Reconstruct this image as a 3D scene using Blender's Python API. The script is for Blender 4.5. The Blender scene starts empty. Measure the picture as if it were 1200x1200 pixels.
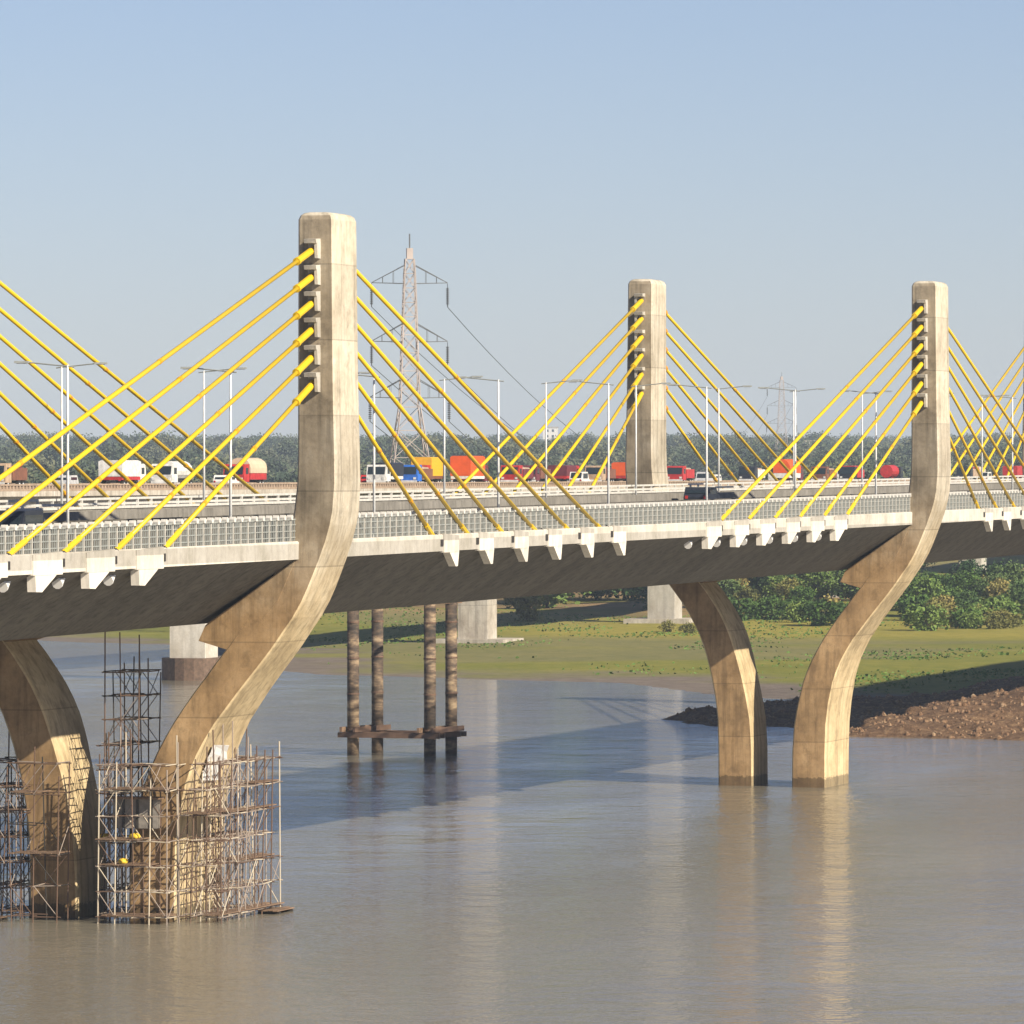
import bpy, math, random
import numpy as np
from mathutils import Vector, Matrix
R = math.radians
SC = bpy.context.scene
COL = SC.collection
rnd = random.Random(7)

# ------------------------------------------------------------------ camera
CX, CY, CZ = -315.3494, -92.6021, 4.103
TH, PITCH, FPX = 1.309, 0.0057, 8056.0
cam_d = bpy.data.cameras.new('camera')
cam = bpy.data.objects.new('camera', cam_d); COL.objects.link(cam)
cam.location = (CX, CY, CZ)
cam.rotation_euler = (math.pi/2 - PITCH, 0, -TH)
cam_d.sensor_width = 36; cam_d.lens = FPX/1200*36
cam_d.clip_start = 1; cam_d.clip_end = 60000
SC.camera = cam

# ------------------------------------------------------------------ light
SUNV = Vector((-0.52, -1.0, 0.70)).normalized()        # towards the sun
elev = math.asin(SUNV.z); rot = math.atan2(SUNV.x, SUNV.y)
w = bpy.data.worlds.new('World'); SC.world = w; w.use_nodes = True
nt = w.node_tree; nt.nodes.clear()
wo = nt.nodes.new('ShaderNodeOutputWorld'); bg = nt.nodes.new('ShaderNodeBackground')
sk = nt.nodes.new('ShaderNodeTexSky'); sk.sky_type = 'NISHITA'; sk.sun_disc = False
sk.sun_elevation = elev; sk.sun_rotation = rot
sk.air_density = 0.75; sk.dust_density = 0.25; sk.ozone_density = 2.8; sk.altitude = 0
bg.inputs['Strength'].default_value = 0.052
tint = nt.nodes.new('ShaderNodeMix'); tint.data_type = 'RGBA'; tint.blend_type = 'MULTIPLY'; tint.inputs[0].default_value = 1; tint.inputs[7].default_value = (1.02, .94, 1.04, 1)
nt.links.new(sk.outputs[0], tint.inputs[6]); nt.links.new(tint.outputs[2], bg.inputs[0]); nt.links.new(bg.outputs[0], wo.inputs[0])
sd = bpy.data.lights.new('sun', 'SUN'); sd.energy = 5.0; sd.angle = R(0.5); sd.color = (1.0, 0.88, 0.69)
so = bpy.data.objects.new('sun', sd); COL.objects.link(so)
so.rotation_euler = (-SUNV).to_track_quat('-Z', 'Y').to_euler(); so.location = (0, -200, 150)
SC.view_settings.view_transform = 'Standard'; SC.view_settings.look = 'None'
SC.view_settings.exposure = 0.85; SC.view_settings.gamma = 1
SC.view_settings.use_curve_mapping = False

# ------------------------------------------------------------------ constants of the place
W = 21.88          # outer face to outer face of the two pylon rows
G = 0.0042         # long slope of the deck
ZW = -17.25        # water
A0 = 2.05
def gz(x): return G*x

# ------------------------------------------------------------------ helpers
def tag(o, label=None, cat=None, group=None, kind=None):
    if label: o['label'] = label
    if cat: o['category'] = cat
    if group: o['group'] = group
    if kind: o['kind'] = kind
    return o
def empty(name, loc=(0, 0, 0), rz=0.0):
    o = bpy.data.objects.new(name, None); COL.objects.link(o)
    o.location = loc; o.rotation_euler = (0, 0, rz); o.empty_display_size = .3
    return o
def copy_tree(o, parent=None):
    c = o.copy(); COL.objects.link(c)
    if parent is not None:
        c.parent = parent
    for ch in list(o.children):
        copy_tree(ch, c)
    return c
class MB:
    def __init__(s): s.v = []; s.f = []
    def add(s, vs, fs):
        n = len(s.v); s.v += [tuple(p) for p in vs]; s.f += [tuple(i+n for i in f) for f in fs]; return s
    def box(s, x0, x1, y0, y1, z0, z1):
        vs = [(x, y, z) for z in (z0, z1) for y in (y0, y1) for x in (x0, x1)]
        return s.add(vs, [(0, 2, 3, 1), (4, 5, 7, 6), (0, 1, 5, 4), (2, 6, 7, 3), (0, 4, 6, 2), (1, 3, 7, 5)])
    def bar(s, a, b, wy, wz, up=(0, 0, 1)):
        a = Vector(a); b = Vector(b); d = (b-a).normalized(); u = Vector(up)
        if abs(d.dot(u)) > .98: u = Vector((1, 0, 0))
        sd_ = d.cross(u).normalized(); u = sd_.cross(d).normalized()
        vs = []
        for p in (a, b):
            for i, j in ((-1, -1), (1, -1), (1, 1), (-1, 1)):
                vs.append(p + sd_*(i*wy/2) + u*(j*wz/2))
        return s.add(vs, [(3, 2, 1, 0), (4, 5, 6, 7), (0, 1, 5, 4), (1, 2, 6, 5), (2, 3, 7, 6), (3, 0, 4, 7)])
    def tube(s, a, b, r, n=8, r2=None, caps=True):
        a = Vector(a); b = Vector(b); d = (b-a).normalized(); r2 = r if r2 is None else r2
        u = Vector((0, 0, 1)) if abs(d.z) < .9 else Vector((1, 0, 0))
        x = d.cross(u).normalized(); y = x.cross(d)
        vs = [a + x*(r*math.cos(t)) + y*(r*math.sin(t)) for t in [2*math.pi*i/n for i in range(n)]]
        vs += [b + x*(r2*math.cos(t)) + y*(r2*math.sin(t)) for t in [2*math.pi*i/n for i in range(n)]]
        fs = [(i, i+n, (i+1) % n+n, (i+1) % n) for i in range(n)]
        if caps: fs += [tuple(range(n)), tuple(range(2*n-1, n-1, -1))]
        return s.add(vs, fs)
    def prism(s, poly, axis, a, b):
        """poly: list of 2D points in the plane across the axis (ccw), extruded from a to b"""
        n = len(poly)
        def P(p, t):
            if axis == 'x': return (t, p[0], p[1])
            if axis == 'y': return (p[0], t, p[1])
            return (p[0], p[1], t)
        vs = [P(p, a) for p in poly] + [P(p, b) for p in poly]
        fs = [tuple(range(n-1, -1, -1)), tuple(range(n, 2*n))] + [(i, (i+1) % n, (i+1) % n+n, i+n) for i in range(n)]
        return s.add(vs, fs)
    def mesh(s, name, m, smooth=False):
        me = bpy.data.meshes.new(name); me.from_pydata(s.v, [], s.f); me.update()
        me.materials.append(m)
        if smooth: me.polygons.foreach_set('use_smooth', [True]*len(me.polygons))
        return me
    def build(s, name, m, parent=None, smooth=False, loc=None, fix=True):
        me = s.mesh(name, m, smooth)
        if fix: fixn(me)
        return link(name, me, parent, loc)
import bmesh
def fixn(me):
    bm = bmesh.new(); bm.from_mesh(me); bmesh.ops.recalc_face_normals(bm, faces=bm.faces); bm.to_mesh(me); bm.free()
def link(name, me, parent=None, loc=None, rot=None, scale=None):
    o = bpy.data.objects.new(name, me); COL.objects.link(o)
    if parent is not None: o.parent = parent
    if loc is not None: o.location = loc
    if rot is not None: o.rotation_euler = rot
    if scale is not None: o.scale = scale
    return o
def npmesh(name, V, F, m, smooth=False):
    me = bpy.data.meshes.new(name); V = np.asarray(V, np.float32); F = np.asarray(F, np.int32)
    k = F.shape[1]
    me.vertices.add(len(V)); me.vertices.foreach_set('co', V.ravel())
    me.loops.add(F.size); me.loops.foreach_set('vertex_index', F.ravel())
    me.polygons.add(len(F)); me.polygons.foreach_set('loop_start', np.arange(0, F.size, k, dtype=np.int32))
    me.polygons.foreach_set('loop_total', np.full(len(F), k, np.int32))
    if smooth: me.polygons.foreach_set('use_smooth', np.ones(len(F), bool))
    me.update(calc_edges=True); me.materials.append(m)
    return me

# ------------------------------------------------------------------ materials
KA = .80   # overall reflectance of the place
class NT:
    def __init__(s, name):
        s.m = bpy.data.materials.new(name); s.m.use_nodes = True; s.t = s.m.node_tree
        s.b = s.t.nodes['Principled BSDF']; s.tc = s.n('ShaderNodeTexCoord')
    def n(s, t, **k):
        o = s.t.nodes.new(t)
        for a, b in k.items(): setattr(o, a, b)
        return o
    def l(s, a, b): s.t.links.new(a, b)
    def noise(s, scale, detail=4, rough=.6, vec=None, stretch=None, coord='Object'):
        v = vec if vec is not None else s.tc.outputs[coord]
        if stretch:
            mp = s.n('ShaderNodeMapping'); mp.inputs['Scale'].default_value = stretch; s.l(v, mp.inputs[0]); v = mp.outputs[0]
        o = s.n('ShaderNodeTexNoise'); o.inputs['Scale'].default_value = scale
        o.inputs['Detail'].default_value = detail; o.inputs['Roughness'].default_value = rough
        s.l(v, o.inputs['Vector']); return o.outputs['Fac']
    def ramp(s, fac, stops):
        o = s.n('ShaderNodeValToRGB'); e = o.color_ramp.elements
        while len(e) < len(stops): e.new(.5)
        for i, (p, c) in enumerate(stops): e[i].position = p; e[i].color = (*c, 1)
        s.l(fac, o.inputs[0]); return o.outputs[0]
    def mix(s, fac, a, b, mode='MIX'):
        o = s.n('ShaderNodeMix', data_type='RGBA', blend_type=mode)
        if isinstance(fac, float): o.inputs[0].default_value = fac
        else: s.l(fac, o.inputs[0])
        for i, c in ((6, a), (7, b)):
            if isinstance(c, tuple): o.inputs[i].default_value = (*c, 1)
            else: s.l(c, o.inputs[i])
        return o.outputs[2]
    def math(s, op, a, b=None):
        o = s.n('ShaderNodeMath', operation=op)
        for i, c in ((0, a), (1, b)):
            if c is None: continue
            if isinstance(c, (int, float)): o.inputs[i].default_value = c
            else: s.l(c, o.inputs[i])
        return o.outputs[0]
    def bump(s, h, strength=.3, dist=.05):
        o = s.n('ShaderNodeBump'); o.inputs['Strength'].default_value = strength; o.inputs['Distance'].default_value = dist
        s.l(h, o.inputs['Height']); s.l(o.outputs[0], s.b.inputs['Normal']); return o
    def base(s, c):
        if isinstance(c, tuple): s.b.inputs['Base Color'].default_value = (*[x*KA for x in c], 1)
        else: s.l(s.mix(1.0, c, (KA, KA, KA), 'MULTIPLY'), s.b.inputs['Base Color'])
    def rough(s, r, metal=0, spec=.4):
        s.b.inputs['Roughness'].default_value = r; s.b.inputs['Metallic'].default_value = metal
        s.b.inputs['Specular IOR Level'].default_value = spec
def plain(name, c, r=.5, metal=0, var=.18, scale=3.0):
    q = NT(name); f = q.noise(scale, 5)
    a = tuple(x*(1-var) for x in c); b = tuple(min(1, x*(1+var)) for x in c)
    q.base(q.ramp(f, [(.3, a), (.7, b)])); q.rough(r, metal); return q.m
def concrete(name, c1, c2, c3, lift=3.6, stain=.5, warm=None):
    q = NT(name)
    big = q.noise(.35, 6, .65, coord='Object'); fine = q.noise(3.5, 5, .7)
    col = q.ramp(big, [(.3, c1), (.5, c2), (.7, c3)])
    streak = q.noise(1.6, 6, .65, stretch=(1.4, 1.4, .09))
    col = q.mix(q.math('MULTIPLY', q.ramp(streak, [(.47, (0, 0, 0)), (.66, (1, 1, 1))]), stain), col, tuple(x*.42 for x in c1))
    blot = q.noise(.9, 6, .75)
    col = q.mix(q.math('MULTIPLY', q.ramp(blot, [(.53, (0, 0, 0)), (.66, (1, 1, 1))]), stain*.8), col, tuple(x*.55 for x in c1))
    # pour lifts: each lift its own tone, a thin darker joint between them
    sp = q.n('ShaderNodeSeparateXYZ'); q.l(q.tc.outputs['Object'], sp.inputs[0])
    z = q.math('DIVIDE', q.math('ADD', sp.outputs[2], 40), lift)
    fl = q.math('FLOOR', z); wn = q.n('ShaderNodeTexWhiteNoise', noise_dimensions='1D'); q.l(fl, wn.inputs['W'])
    tone = q.math('ADD', q.math('MULTIPLY', wn.outputs['Value'], .30), .84)
    fr = q.math('FRACT', z); j = q.math('LESS_THAN', fr, .018)
    tone = q.math('MULTIPLY', tone, q.math('SUBTRACT', 1.0, q.math('MULTIPLY', j, .28)))
    tone = q.math('MULTIPLY', tone, q.math('ADD', q.math('MULTIPLY', fine, .5), .75))
    oi = q.n('ShaderNodeObjectInfo'); tone = q.math('MULTIPLY', tone, q.math('ADD', q.math('MULTIPLY', oi.outputs['Random'], .26 if lift > 20 else .0), .87 if lift > 20 else 1.0))
    if warm:
        gp = q.n('ShaderNodeNewGeometry'); s2 = q.n('ShaderNodeSeparateXYZ'); q.l(gp.outputs['Position'], s2.inputs[0])
        td = q.math('LESS_THAN', q.math('ADD', s2.outputs[2], q.math('MULTIPLY', fine, -.8)), ZW+.25)
        tone = q.math('MULTIPLY', tone, q.math('SUBTRACT', 1.0, q.math('MULTIPLY', td, .55)))
    cc = q.n('ShaderNodeCombineColor'); [q.l(tone, cc.inputs[i]) for i in range(3)]
    if warm:   # iron stained concrete below the deck
        mr = q.n('ShaderNodeMapRange'); mr.inputs[1].default_value = 2; mr.inputs[2].default_value = -3; q.l(q.math('ADD', sp.outputs[2], q.math('MULTIPLY', big, 5)), mr.inputs[0])
        mr.inputs[1].default_value = 4.5; mr.inputs[2].default_value = -.5
        col = q.mix(mr.outputs[0], col, q.mix(1.0, col, warm, 'MULTIPLY'))
    q.base(q.mix(1.0, col, cc.outputs[0], 'MULTIPLY')); q.rough(.85, 0, .2)
    q.bump(fine, .35, .04); return q.m
M = {}
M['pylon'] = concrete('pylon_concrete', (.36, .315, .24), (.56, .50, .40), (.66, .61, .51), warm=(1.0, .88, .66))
M['pylon_side'] = concrete('shade_toned_pylon_side', (.17, .14, .10), (.31, .26, .19), (.43, .38, .30), warm=(1.0, .78, .54))  # darker copy of the pylon concrete, shade of the side faces put into the colour
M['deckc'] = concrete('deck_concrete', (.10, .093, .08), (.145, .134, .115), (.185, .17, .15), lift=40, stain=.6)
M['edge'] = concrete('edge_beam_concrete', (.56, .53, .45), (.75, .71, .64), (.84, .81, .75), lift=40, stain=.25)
M['white_conc'] = concrete('white_concrete', (.50, .46, .39), (.62, .59, .53), (.68, .66, .61), lift=40, stain=.3)
M['old'] = concrete('old_bridge_concrete', (.34, .30, .25), (.50, .46, .40), (.60, .57, .52), lift=5, stain=.5)
M['oldrail'] = plain('old_railing_concrete', (.36, .27, .20), .8, var=.3, scale=1.2)
M['midgrey'] = concrete('grey_barrier_concrete', (.20, .19, .17), (.28, .265, .24), (.34, .32, .29), lift=40, stain=.4)
M['asphalt'] = plain('asphalt', (.06, .058, .055), .9)
M['yellow'] = plain('yellow_stay_pipe', (.74, .50, .012), .42, var=.07, scale=.8)
M['orange_pipe'] = plain('yellow_orange_sleeve', (.70, .34, .01), .45, var=.08)
M['steel'] = plain('galvanised_steel', (.66, .68, .70), .55, .0)
M['darksteel'] = plain('dark_steel', (.05, .045, .04), .6, .3)
M['rail'] = plain('grey_rail_pipe', (.30, .32, .31), .5, .0)
M['postgrey'] = plain('grey_railing_post', (.46, .45, .42), .7)
M['railwhite'] = plain('white_railing_concrete', (.62, .61, .58), .7)
M['black'] = plain('black_rubber', (.015, .015, .015), .8)
M['glass'] = plain('vehicle_glass', (.02, .03, .04), .12, var=.05)
M['plank'] = plain('timber_plank', (.20, .13, .085), .85, var=.45, scale=1.5)
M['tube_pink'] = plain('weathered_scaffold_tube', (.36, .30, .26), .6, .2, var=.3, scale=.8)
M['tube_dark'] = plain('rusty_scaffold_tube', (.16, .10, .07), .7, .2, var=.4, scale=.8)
M['tube_cream'] = plain('pale_scaffold_tube', (.60, .53, .42), .6, .1, var=.25, scale=.8)
M['formwork'] = plain('formwork_panel', (.24, .22, .20), .7, var=.3)
M['footing'] = plain('dark_wet_footing', (.13, .085, .06), .8, var=.4)
M['sheet'] = plain('white_plastic_sheet', (.78, .78, .78), .5, var=.05)
M['sack'] = plain('yellow_tarpaulin', (.80, .55, .04), .6)
def paint(name, c): return plain(name, c, .45, 0, var=.28, scale=2.2)
M['red'] = paint('red_paint', (.50, .03, .03)); M['vwhite'] = paint('white_paint', (.78, .77, .74))
M['orange'] = plain('orange_tarpaulin', (.78, .11, .015), .6, var=.12, scale=1.5)
M['vyellow'] = plain('yellow_canvas', (.80, .45, .02), .6, var=.1)
M['beige'] = plain('beige_canvas', (.60, .50, .36), .8, var=.15, scale=1.2)
M['blue'] = paint('blue_paint', (.03, .16, .62)); M['maroon'] = paint('maroon_paint', (.16, .03, .04))
M['vdark'] = paint('dark_blue_paint', (.02, .025, .04)); M['brown'] = paint('brown_wood_body', (.22, .09, .05))
M['silver'] = paint('silver_paint', (.55, .56, .58)); M['tan'] = paint('tan_body', (.50, .36, .24))
M['light'] = paint('lamp_glass', (.8, .8, .75)); M['skin'] = plain('skin', (.22, .11, .06), .6)
M['tower'] = plain('faded_tower_paint', (.46, .40, .375), .6, .1, var=.3, scale=.25)
M['towerdark'] = plain('dark_galvanised_angle', (.12, .13, .14), .6, .2)
M['wood'] = plain('bark', (.10, .07, .05), .9)

def pile_mat():
    q = NT('stained_steel_casing'); f = q.noise(1.1, 5, .7, stretch=(.4, .4, 1.2))
    c = q.ramp(f, [(.38, (.035, .028, .024)), (.50, (.12, .085, .06)), (.60, (.30, .22, .14)), (.72, (.46, .37, .25))])
    q.base(c); q.rough(.8); q.bump(f, .4, .05); return q.m
M['pile'] = pile_mat()

def water_mat():
    q = NT('river_water')
    pos = q.n('ShaderNodeNewGeometry').outputs['Position']
    big = q.noise(.02, 3, .5, vec=pos)
    col = q.ramp(big, [(.3, (.245, .225, .175)), (.7, (.29, .265, .21))])
    n1 = q.noise(.34, 4, .65, vec=pos); n2 = q.noise(2.0, 3, .6, vec=pos); n3 = q.noise(.08, 2, .5, vec=pos)
    patch = q.ramp(q.noise(.014, 5, .65, vec=pos, stretch=(.5, 1.8, 1)), [(.36, (.25,)*3), (.64, (1,)*3)])
    h = q.math('ADD', q.math('MULTIPLY', n1, .5), q.math('MULTIPLY', n2, .14))
    h = q.math('ADD', q.math('MULTIPLY', h, patch), q.math('MULTIPLY', n3, .5))
    bp = q.bump(h, 1.0, .85)
    df = q.n('ShaderNodeBsdfDiffuse'); gl = q.n('ShaderNodeBsdfGlossy'); gl.inputs['Roughness'].default_value = .06
    q.l(col, df.inputs[0]); q.l(bp.outputs[0], gl.inputs['Normal'])
    fr = q.n('ShaderNodeFresnel'); fr.inputs['IOR'].default_value = 1.33
    fac = q.math('MINIMUM', q.math('ADD', q.math('MULTIPLY', fr.outputs[0], .92), .02), 1.0)
    mx = q.n('ShaderNodeMixShader'); q.l(fac, mx.inputs[0]); q.l(df.outputs[0], mx.inputs[1]); q.l(gl.outputs[0], mx.inputs[2])
    out = [n for n in q.t.nodes if n.type == 'OUTPUT_MATERIAL'][0]; q.l(mx.outputs[0], out.inputs[0]); return q.m
M['water'] = water_mat()

def terrain_mat():
    q = NT('river_bank_ground')
    pos = q.n('ShaderNodeNewGeometry').outputs['Position']
    at = q.n('ShaderNodeAttribute', attribute_name='zone'); sp = q.n('ShaderNodeSeparateColor'); q.l(at.outputs['Color'], sp.inputs[0])
    n = q.noise(.05, 6, .7, vec=pos); f = q.noise(.5, 5, .7, vec=pos)
    grass = q.ramp(n, [(.3, (.15, .175, .03)), (.5, (.21, .22, .04)), (.7, (.32, .29, .06))])
    grass = q.mix(.5, grass, q.ramp(f, [(.3, (.12, .15, .03)), (.7, (.30, .27, .07))]))
    mud = q.ramp(f, [(.3, (.15, .125, .105)), (.7, (.25, .21, .18))])
    dry = q.ramp(n, [(.35, (.17, .13, .06)), (.55, (.34, .23, .12)), (.7, (.12, .13, .04))])
    yel = q.ramp(f, [(.3, (.24, .22, .04)), (.7, (.40, .34, .08))])
    c = q.mix(sp.outputs[0], grass, mud); c = q.mix(sp.outputs[1], c, dry); c = q.mix(sp.outputs[2], c, yel)
    q.base(c); q.rough(.95, 0, .1); q.bump(f, .5, .4); return q.m
M['ground'] = terrain_mat()
def rubble_mat(name, a, b, c):
    q = NT(name); pos = q.n('ShaderNodeNewGeometry').outputs['Position']
    f = q.noise(1.6, 6, .75, vec=pos)
    q.base(q.ramp(f, [(.32, a), (.5, b), (.68, c)])); q.rough(.95, 0, .1); q.bump(f, .8, .5); return q.m
M['rubble'] = rubble_mat('rubble_earth', (.10, .06, .038), (.21, .13, .08), (.36, .24, .14))
M['rock'] = rubble_mat('rubble_stone', (.15, .085, .05), (.29, .18, .11), (.55, .42, .28))
def leaf_mat(name, a, b, c):
    q = NT(name); oi = q.n('ShaderNodeObjectInfo'); pos = q.n('ShaderNodeNewGeometry').outputs['Position']
    f = q.noise(.6, 3, .6, vec=pos)
    f2 = q.math('ADD', q.math('MULTIPLY', f, .62), q.math('MULTIPLY', oi.outputs['Random'], .42))
    q.base(q.ramp(f2, [(.3, a), (.5, b), (.7, c)])); q.rough(.7, 0, .15); return q.m
M['leaf'] = leaf_mat('green_foliage', (0.049, 0.097, 0.023), (0.097, 0.177, 0.039), (0.196, 0.274, 0.069))
M['leaf2'] = leaf_mat('olive_foliage', (0.097, 0.108, 0.035), (0.196, 0.196, 0.058), (0.352, 0.293, 0.097))
M['leaf4'] = leaf_mat('hazed_foliage', (.045, .07, .045), (.08, .11, .065), (.15, .16, .09))  # distance haze put into the leaf colour as a duller grey green
M['leaf3'] = leaf_mat('dark_foliage', (0.035, 0.078, 0.027), (0.069, 0.127, 0.039), (0.117, 0.177, 0.058))

# ================================================================== PYLONS
PZ = [  # z, y0 (outer), y1 (inner), half length
 (16.15, .16, 1.90, 2.00), (12, .12, 1.90, 2.03), (8, .07, 1.90, 2.06), (5, .0, 1.90, 2.08), (3.6, -.02, 1.93, 2.10), (2.3, .07, 2.07, 2.14),
 (1.6, .2, 2.17, 2.18), (.87, .40, 2.30, 2.2), (.0, .71, 2.62, 2.24), (-.58, .94, 2.95, 2.27), (-1.3, 1.23, 3.35, 2.3), (-2.02, 1.56, 3.8, 2.32),
 (-2.8, 2.0, 4.32, 2.36), (-3.47, 2.48, 4.78, 2.38), (-4.2, 2.98, 5.28, 2.42), (-4.93, 3.54, 5.86, 2.46), (-5.7, 4.15, 6.42, 2.52), (-6.38, 4.68, 6.93, 2.6),
 (-7.1, 5.2, 7.42, 2.72), (-7.82, 5.72, 7.87, 2.86), (-8.6, 6.16, 8.28, 3.05), (-9.27, 6.49, 8.6, 3.2), (-10.0, 6.76, 8.88, 3.36), (-10.7, 6.97, 9.11, 3.5),
 (-12.15, 7.24, 9.43, 3.66), (-13.6, 7.40, 9.68, 3.72), (-15.5, 7.46, 9.80, 3.72), (-19.5, 7.47, 9.84, 3.72)]
CAB_Z = [14.75, 13.5, 12.25, 11.0, 9.7, 8.4]
CAB_X = [58.4, 51.1, 44.0, 36.9, 29.8, 22.9]
YA = 1.12; YD = 2.02
def Ym(y, far): return W - y if far else y
def shaft_mesh(far):
    mb = MB(); rb = .09; nc = 1
    rows = []
    top = PZ[0]
    lv = [(top[0]+.36, .42), (top[0]+.31, .22), (top[0]+.2, .08), (top[0], 0.0)]
    rows = [(z, top[1]+i, top[2]-i, top[3]-i) for z, i in lv]
    # finer interpolation; the legs of the far row are slimmer along the deck and land a little further out
    def adj(p):
        if not far: return p
        t = min(1, max(0, (-5.0-p[0])/6.0)); t = t*t*(3-2*t)
        return (p[0], p[1]-.85*t, p[2]-.80*t, min(p[3], p[3]+(2.36-p[3])*t))
    for a, b in zip(map(adj, PZ[:-1]), map(adj, PZ[1:])):
        for t in (.5, 1): rows.append(tuple(a[k]+(b[k]-a[k])*t for k in range(4)))
    n = 4*(nc+1)
    V = []
    for z, y0, y1, hx in rows:
        r = min(rb, (y1-y0)/2.1)
        for cx, cy, a0 in ((hx-r, y0+r, -90), (hx-r, y1-r, 0), (-hx+r, y1-r, 90), (-hx+r, y0+r, 180)):
            for k in range(nc+1):
                t = R(a0+90*k/nc); V.append((cx+r*math.cos(t), Ym(cy+r*math.sin(t), far), z))
    F = []
    for i in range(len(rows)-1):
        for k in range(n): F.append((i*n+k, i*n+(k+1) % n, (i+1)*n+(k+1) % n, (i+1)*n+k))
    F.append(tuple(range(n-1, -1, -1)))
    me = bpy.data.meshes.new('shaft'); me.from_pydata(V, [], F); me.materials.append(M['pylon']); fixn(me)
    return me
def make_pylon(far):
    root = empty('bridge_pylon', (0, 0, 0))
    sh_ = shaft_mesh(far)
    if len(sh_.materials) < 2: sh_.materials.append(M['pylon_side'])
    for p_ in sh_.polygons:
        if abs(p_.normal.x) > .8: p_.material_index = 1  # side faces get the concrete with shade in its colour
    link('shaft', sh_, root)
    # haunch under the deck
    poly = [(1.95, -.06), (2.8, -2.0), (4.9, -4.45), (6.75, -3.92), (6.4, -3.15)]
    poly = [(Ym(y, far), z) for y, z in poly]
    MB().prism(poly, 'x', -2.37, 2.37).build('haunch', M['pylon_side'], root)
    for sgn in (-1, 1):
        for k in range(6):
            zt, xe = CAB_Z[k]+(.28 if far else 0), CAB_X[k]
            a = Vector((sgn*1.95, Ym(YA, far), zt)); b = Vector((sgn*xe, Ym(YD, far), .55)); d = (b-a).normalized()
            sv = MB(); s0 = a+d*.1
            sv.tube(s0, a+d*2.7, .17, 10); sv.tube(a+d*2.6, a+d*2.82, .195, 10)
            m = M['yellow'] if sgn < 0 else M['orange_pipe']
            cb = MB().tube(a+d*1.0, b-d*.9, .11 if sgn < 0 else .105, 8).build('stay_cable', M['yellow'], root, smooth=True)
            sv.build('sleeve', m, cb, smooth=False)
            Lc = (b-a).length
            for tt in (.40, .72): MB().tube(a+d*(Lc*tt), a+d*(Lc*tt+.28), .125, 8).build('joint_collar', M['orange_pipe'], cb)
            lw = MB(); lw.tube(b-d*2.6, b-d*.4, .145, 8).build('lower_sleeve', M['yellow'], cb)
            # anchorage corbel cast round the mouth of the sleeve
            c = MB(); yy = YA; z0 = zt + .05
            c.prism([(sgn*1.98, z0-.05), (sgn*1.98, z0+.44), (sgn*2.80, z0+.40), (sgn*2.72, z0+.2), (sgn*2.1, z0+.2)], 'y', Ym(yy-.34, far), Ym(yy+.26, far))
            c.prism([(sgn*1.98, z0-.52), (sgn*1.98, z0+.3), (sgn*2.62, z0+.28), (sgn*2.5, z0-.5)], 'y', Ym(yy-.35, far), Ym(yy-.20, far))
            c.build('anchorage', M['white_conc'], root)
    return root
near0 = make_pylon(False); far0 = make_pylon(True)
labs = {
 (0, 0): 'largest curved concrete pylon, at left in front, scaffolding round its foot',
 (0, 1): 'dark curved leg at the left frame edge, stays entering from upper left',
 (1, 0): 'curved concrete pylon on the right whose sunlit leg stands in open water',
 (1, 1): 'pale middle pylon on the far deck edge, its dark leg curving down right',
 (2, 1): 'most distant pylon, cut by the right frame edge',
 (2, 0): 'near row pylon beyond the right frame edge, its stays crossing the last strip'}
for i in range(3):
    for far in (0, 1):
        src = far0 if far else near0
        o = src if i == 0 else copy_tree(src)
        o.location = (144*i+(1.3 if i == 2 else 0), 0, gz(144*i)+(.28 if far else 0))
        tag(o, labs[(i, far)], 'pylon', 'curved concrete pylons carrying yellow stays')

# ================================================================== DECK
XD0, XD1 = -110.0, 640.0
deck = empty('bridge_deck', (0, 0, 0)); tag(deck, 'long pale concrete cable stayed bridge deck with dark sloping underside and white edge', 'bridge deck')
CF = .55   # rise of the deck from near edge to far edge
PITCHS = 3.42
sec = [(1.86, .02), (2.3, -.22), (6.9, -3.12), (W-6.9, -3.12+.3), (W-2.3, -.22+CF), (W-1.86, .02+CF), (W-1.86, .60+CF), (1.86, .60)]
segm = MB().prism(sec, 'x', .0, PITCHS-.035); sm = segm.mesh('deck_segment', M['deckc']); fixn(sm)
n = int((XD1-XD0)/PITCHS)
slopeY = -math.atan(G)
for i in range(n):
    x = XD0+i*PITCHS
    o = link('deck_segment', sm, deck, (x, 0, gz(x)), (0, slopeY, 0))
core = [(y+(.06 if y < W/2 else -.06), z+(.05 if z < .3 else -.05)) for y, z in sec]
def sprism(mb, poly, x0, x1):
    n_ = len(poly); vs = [(x0, p[0], p[1]+gz(x0)) for p in poly]+[(x1, p[0], p[1]+gz(x1)) for p in poly]
    mb.add(vs, [tuple(range(n_-1, -1, -1)), tuple(range(n_, 2*n_))]+[(i, (i+1) % n_, (i+1) % n_+n_, i+n_) for i in range(n_)]); return mb
sprism(MB(), core, XD0, XD0+n*PITCHS).build('joint_filler', M['darksteel'], deck)
X1 = XD0+n*PITCHS
def rect(y0, y1, z0, z1): return [(y0, z0), (y1, z0), (y1, z1), (y0, z1)]
mk = lambda name, poly, mat: sprism(MB(), poly, XD0, X1).build(name, M[mat], deck)
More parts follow.
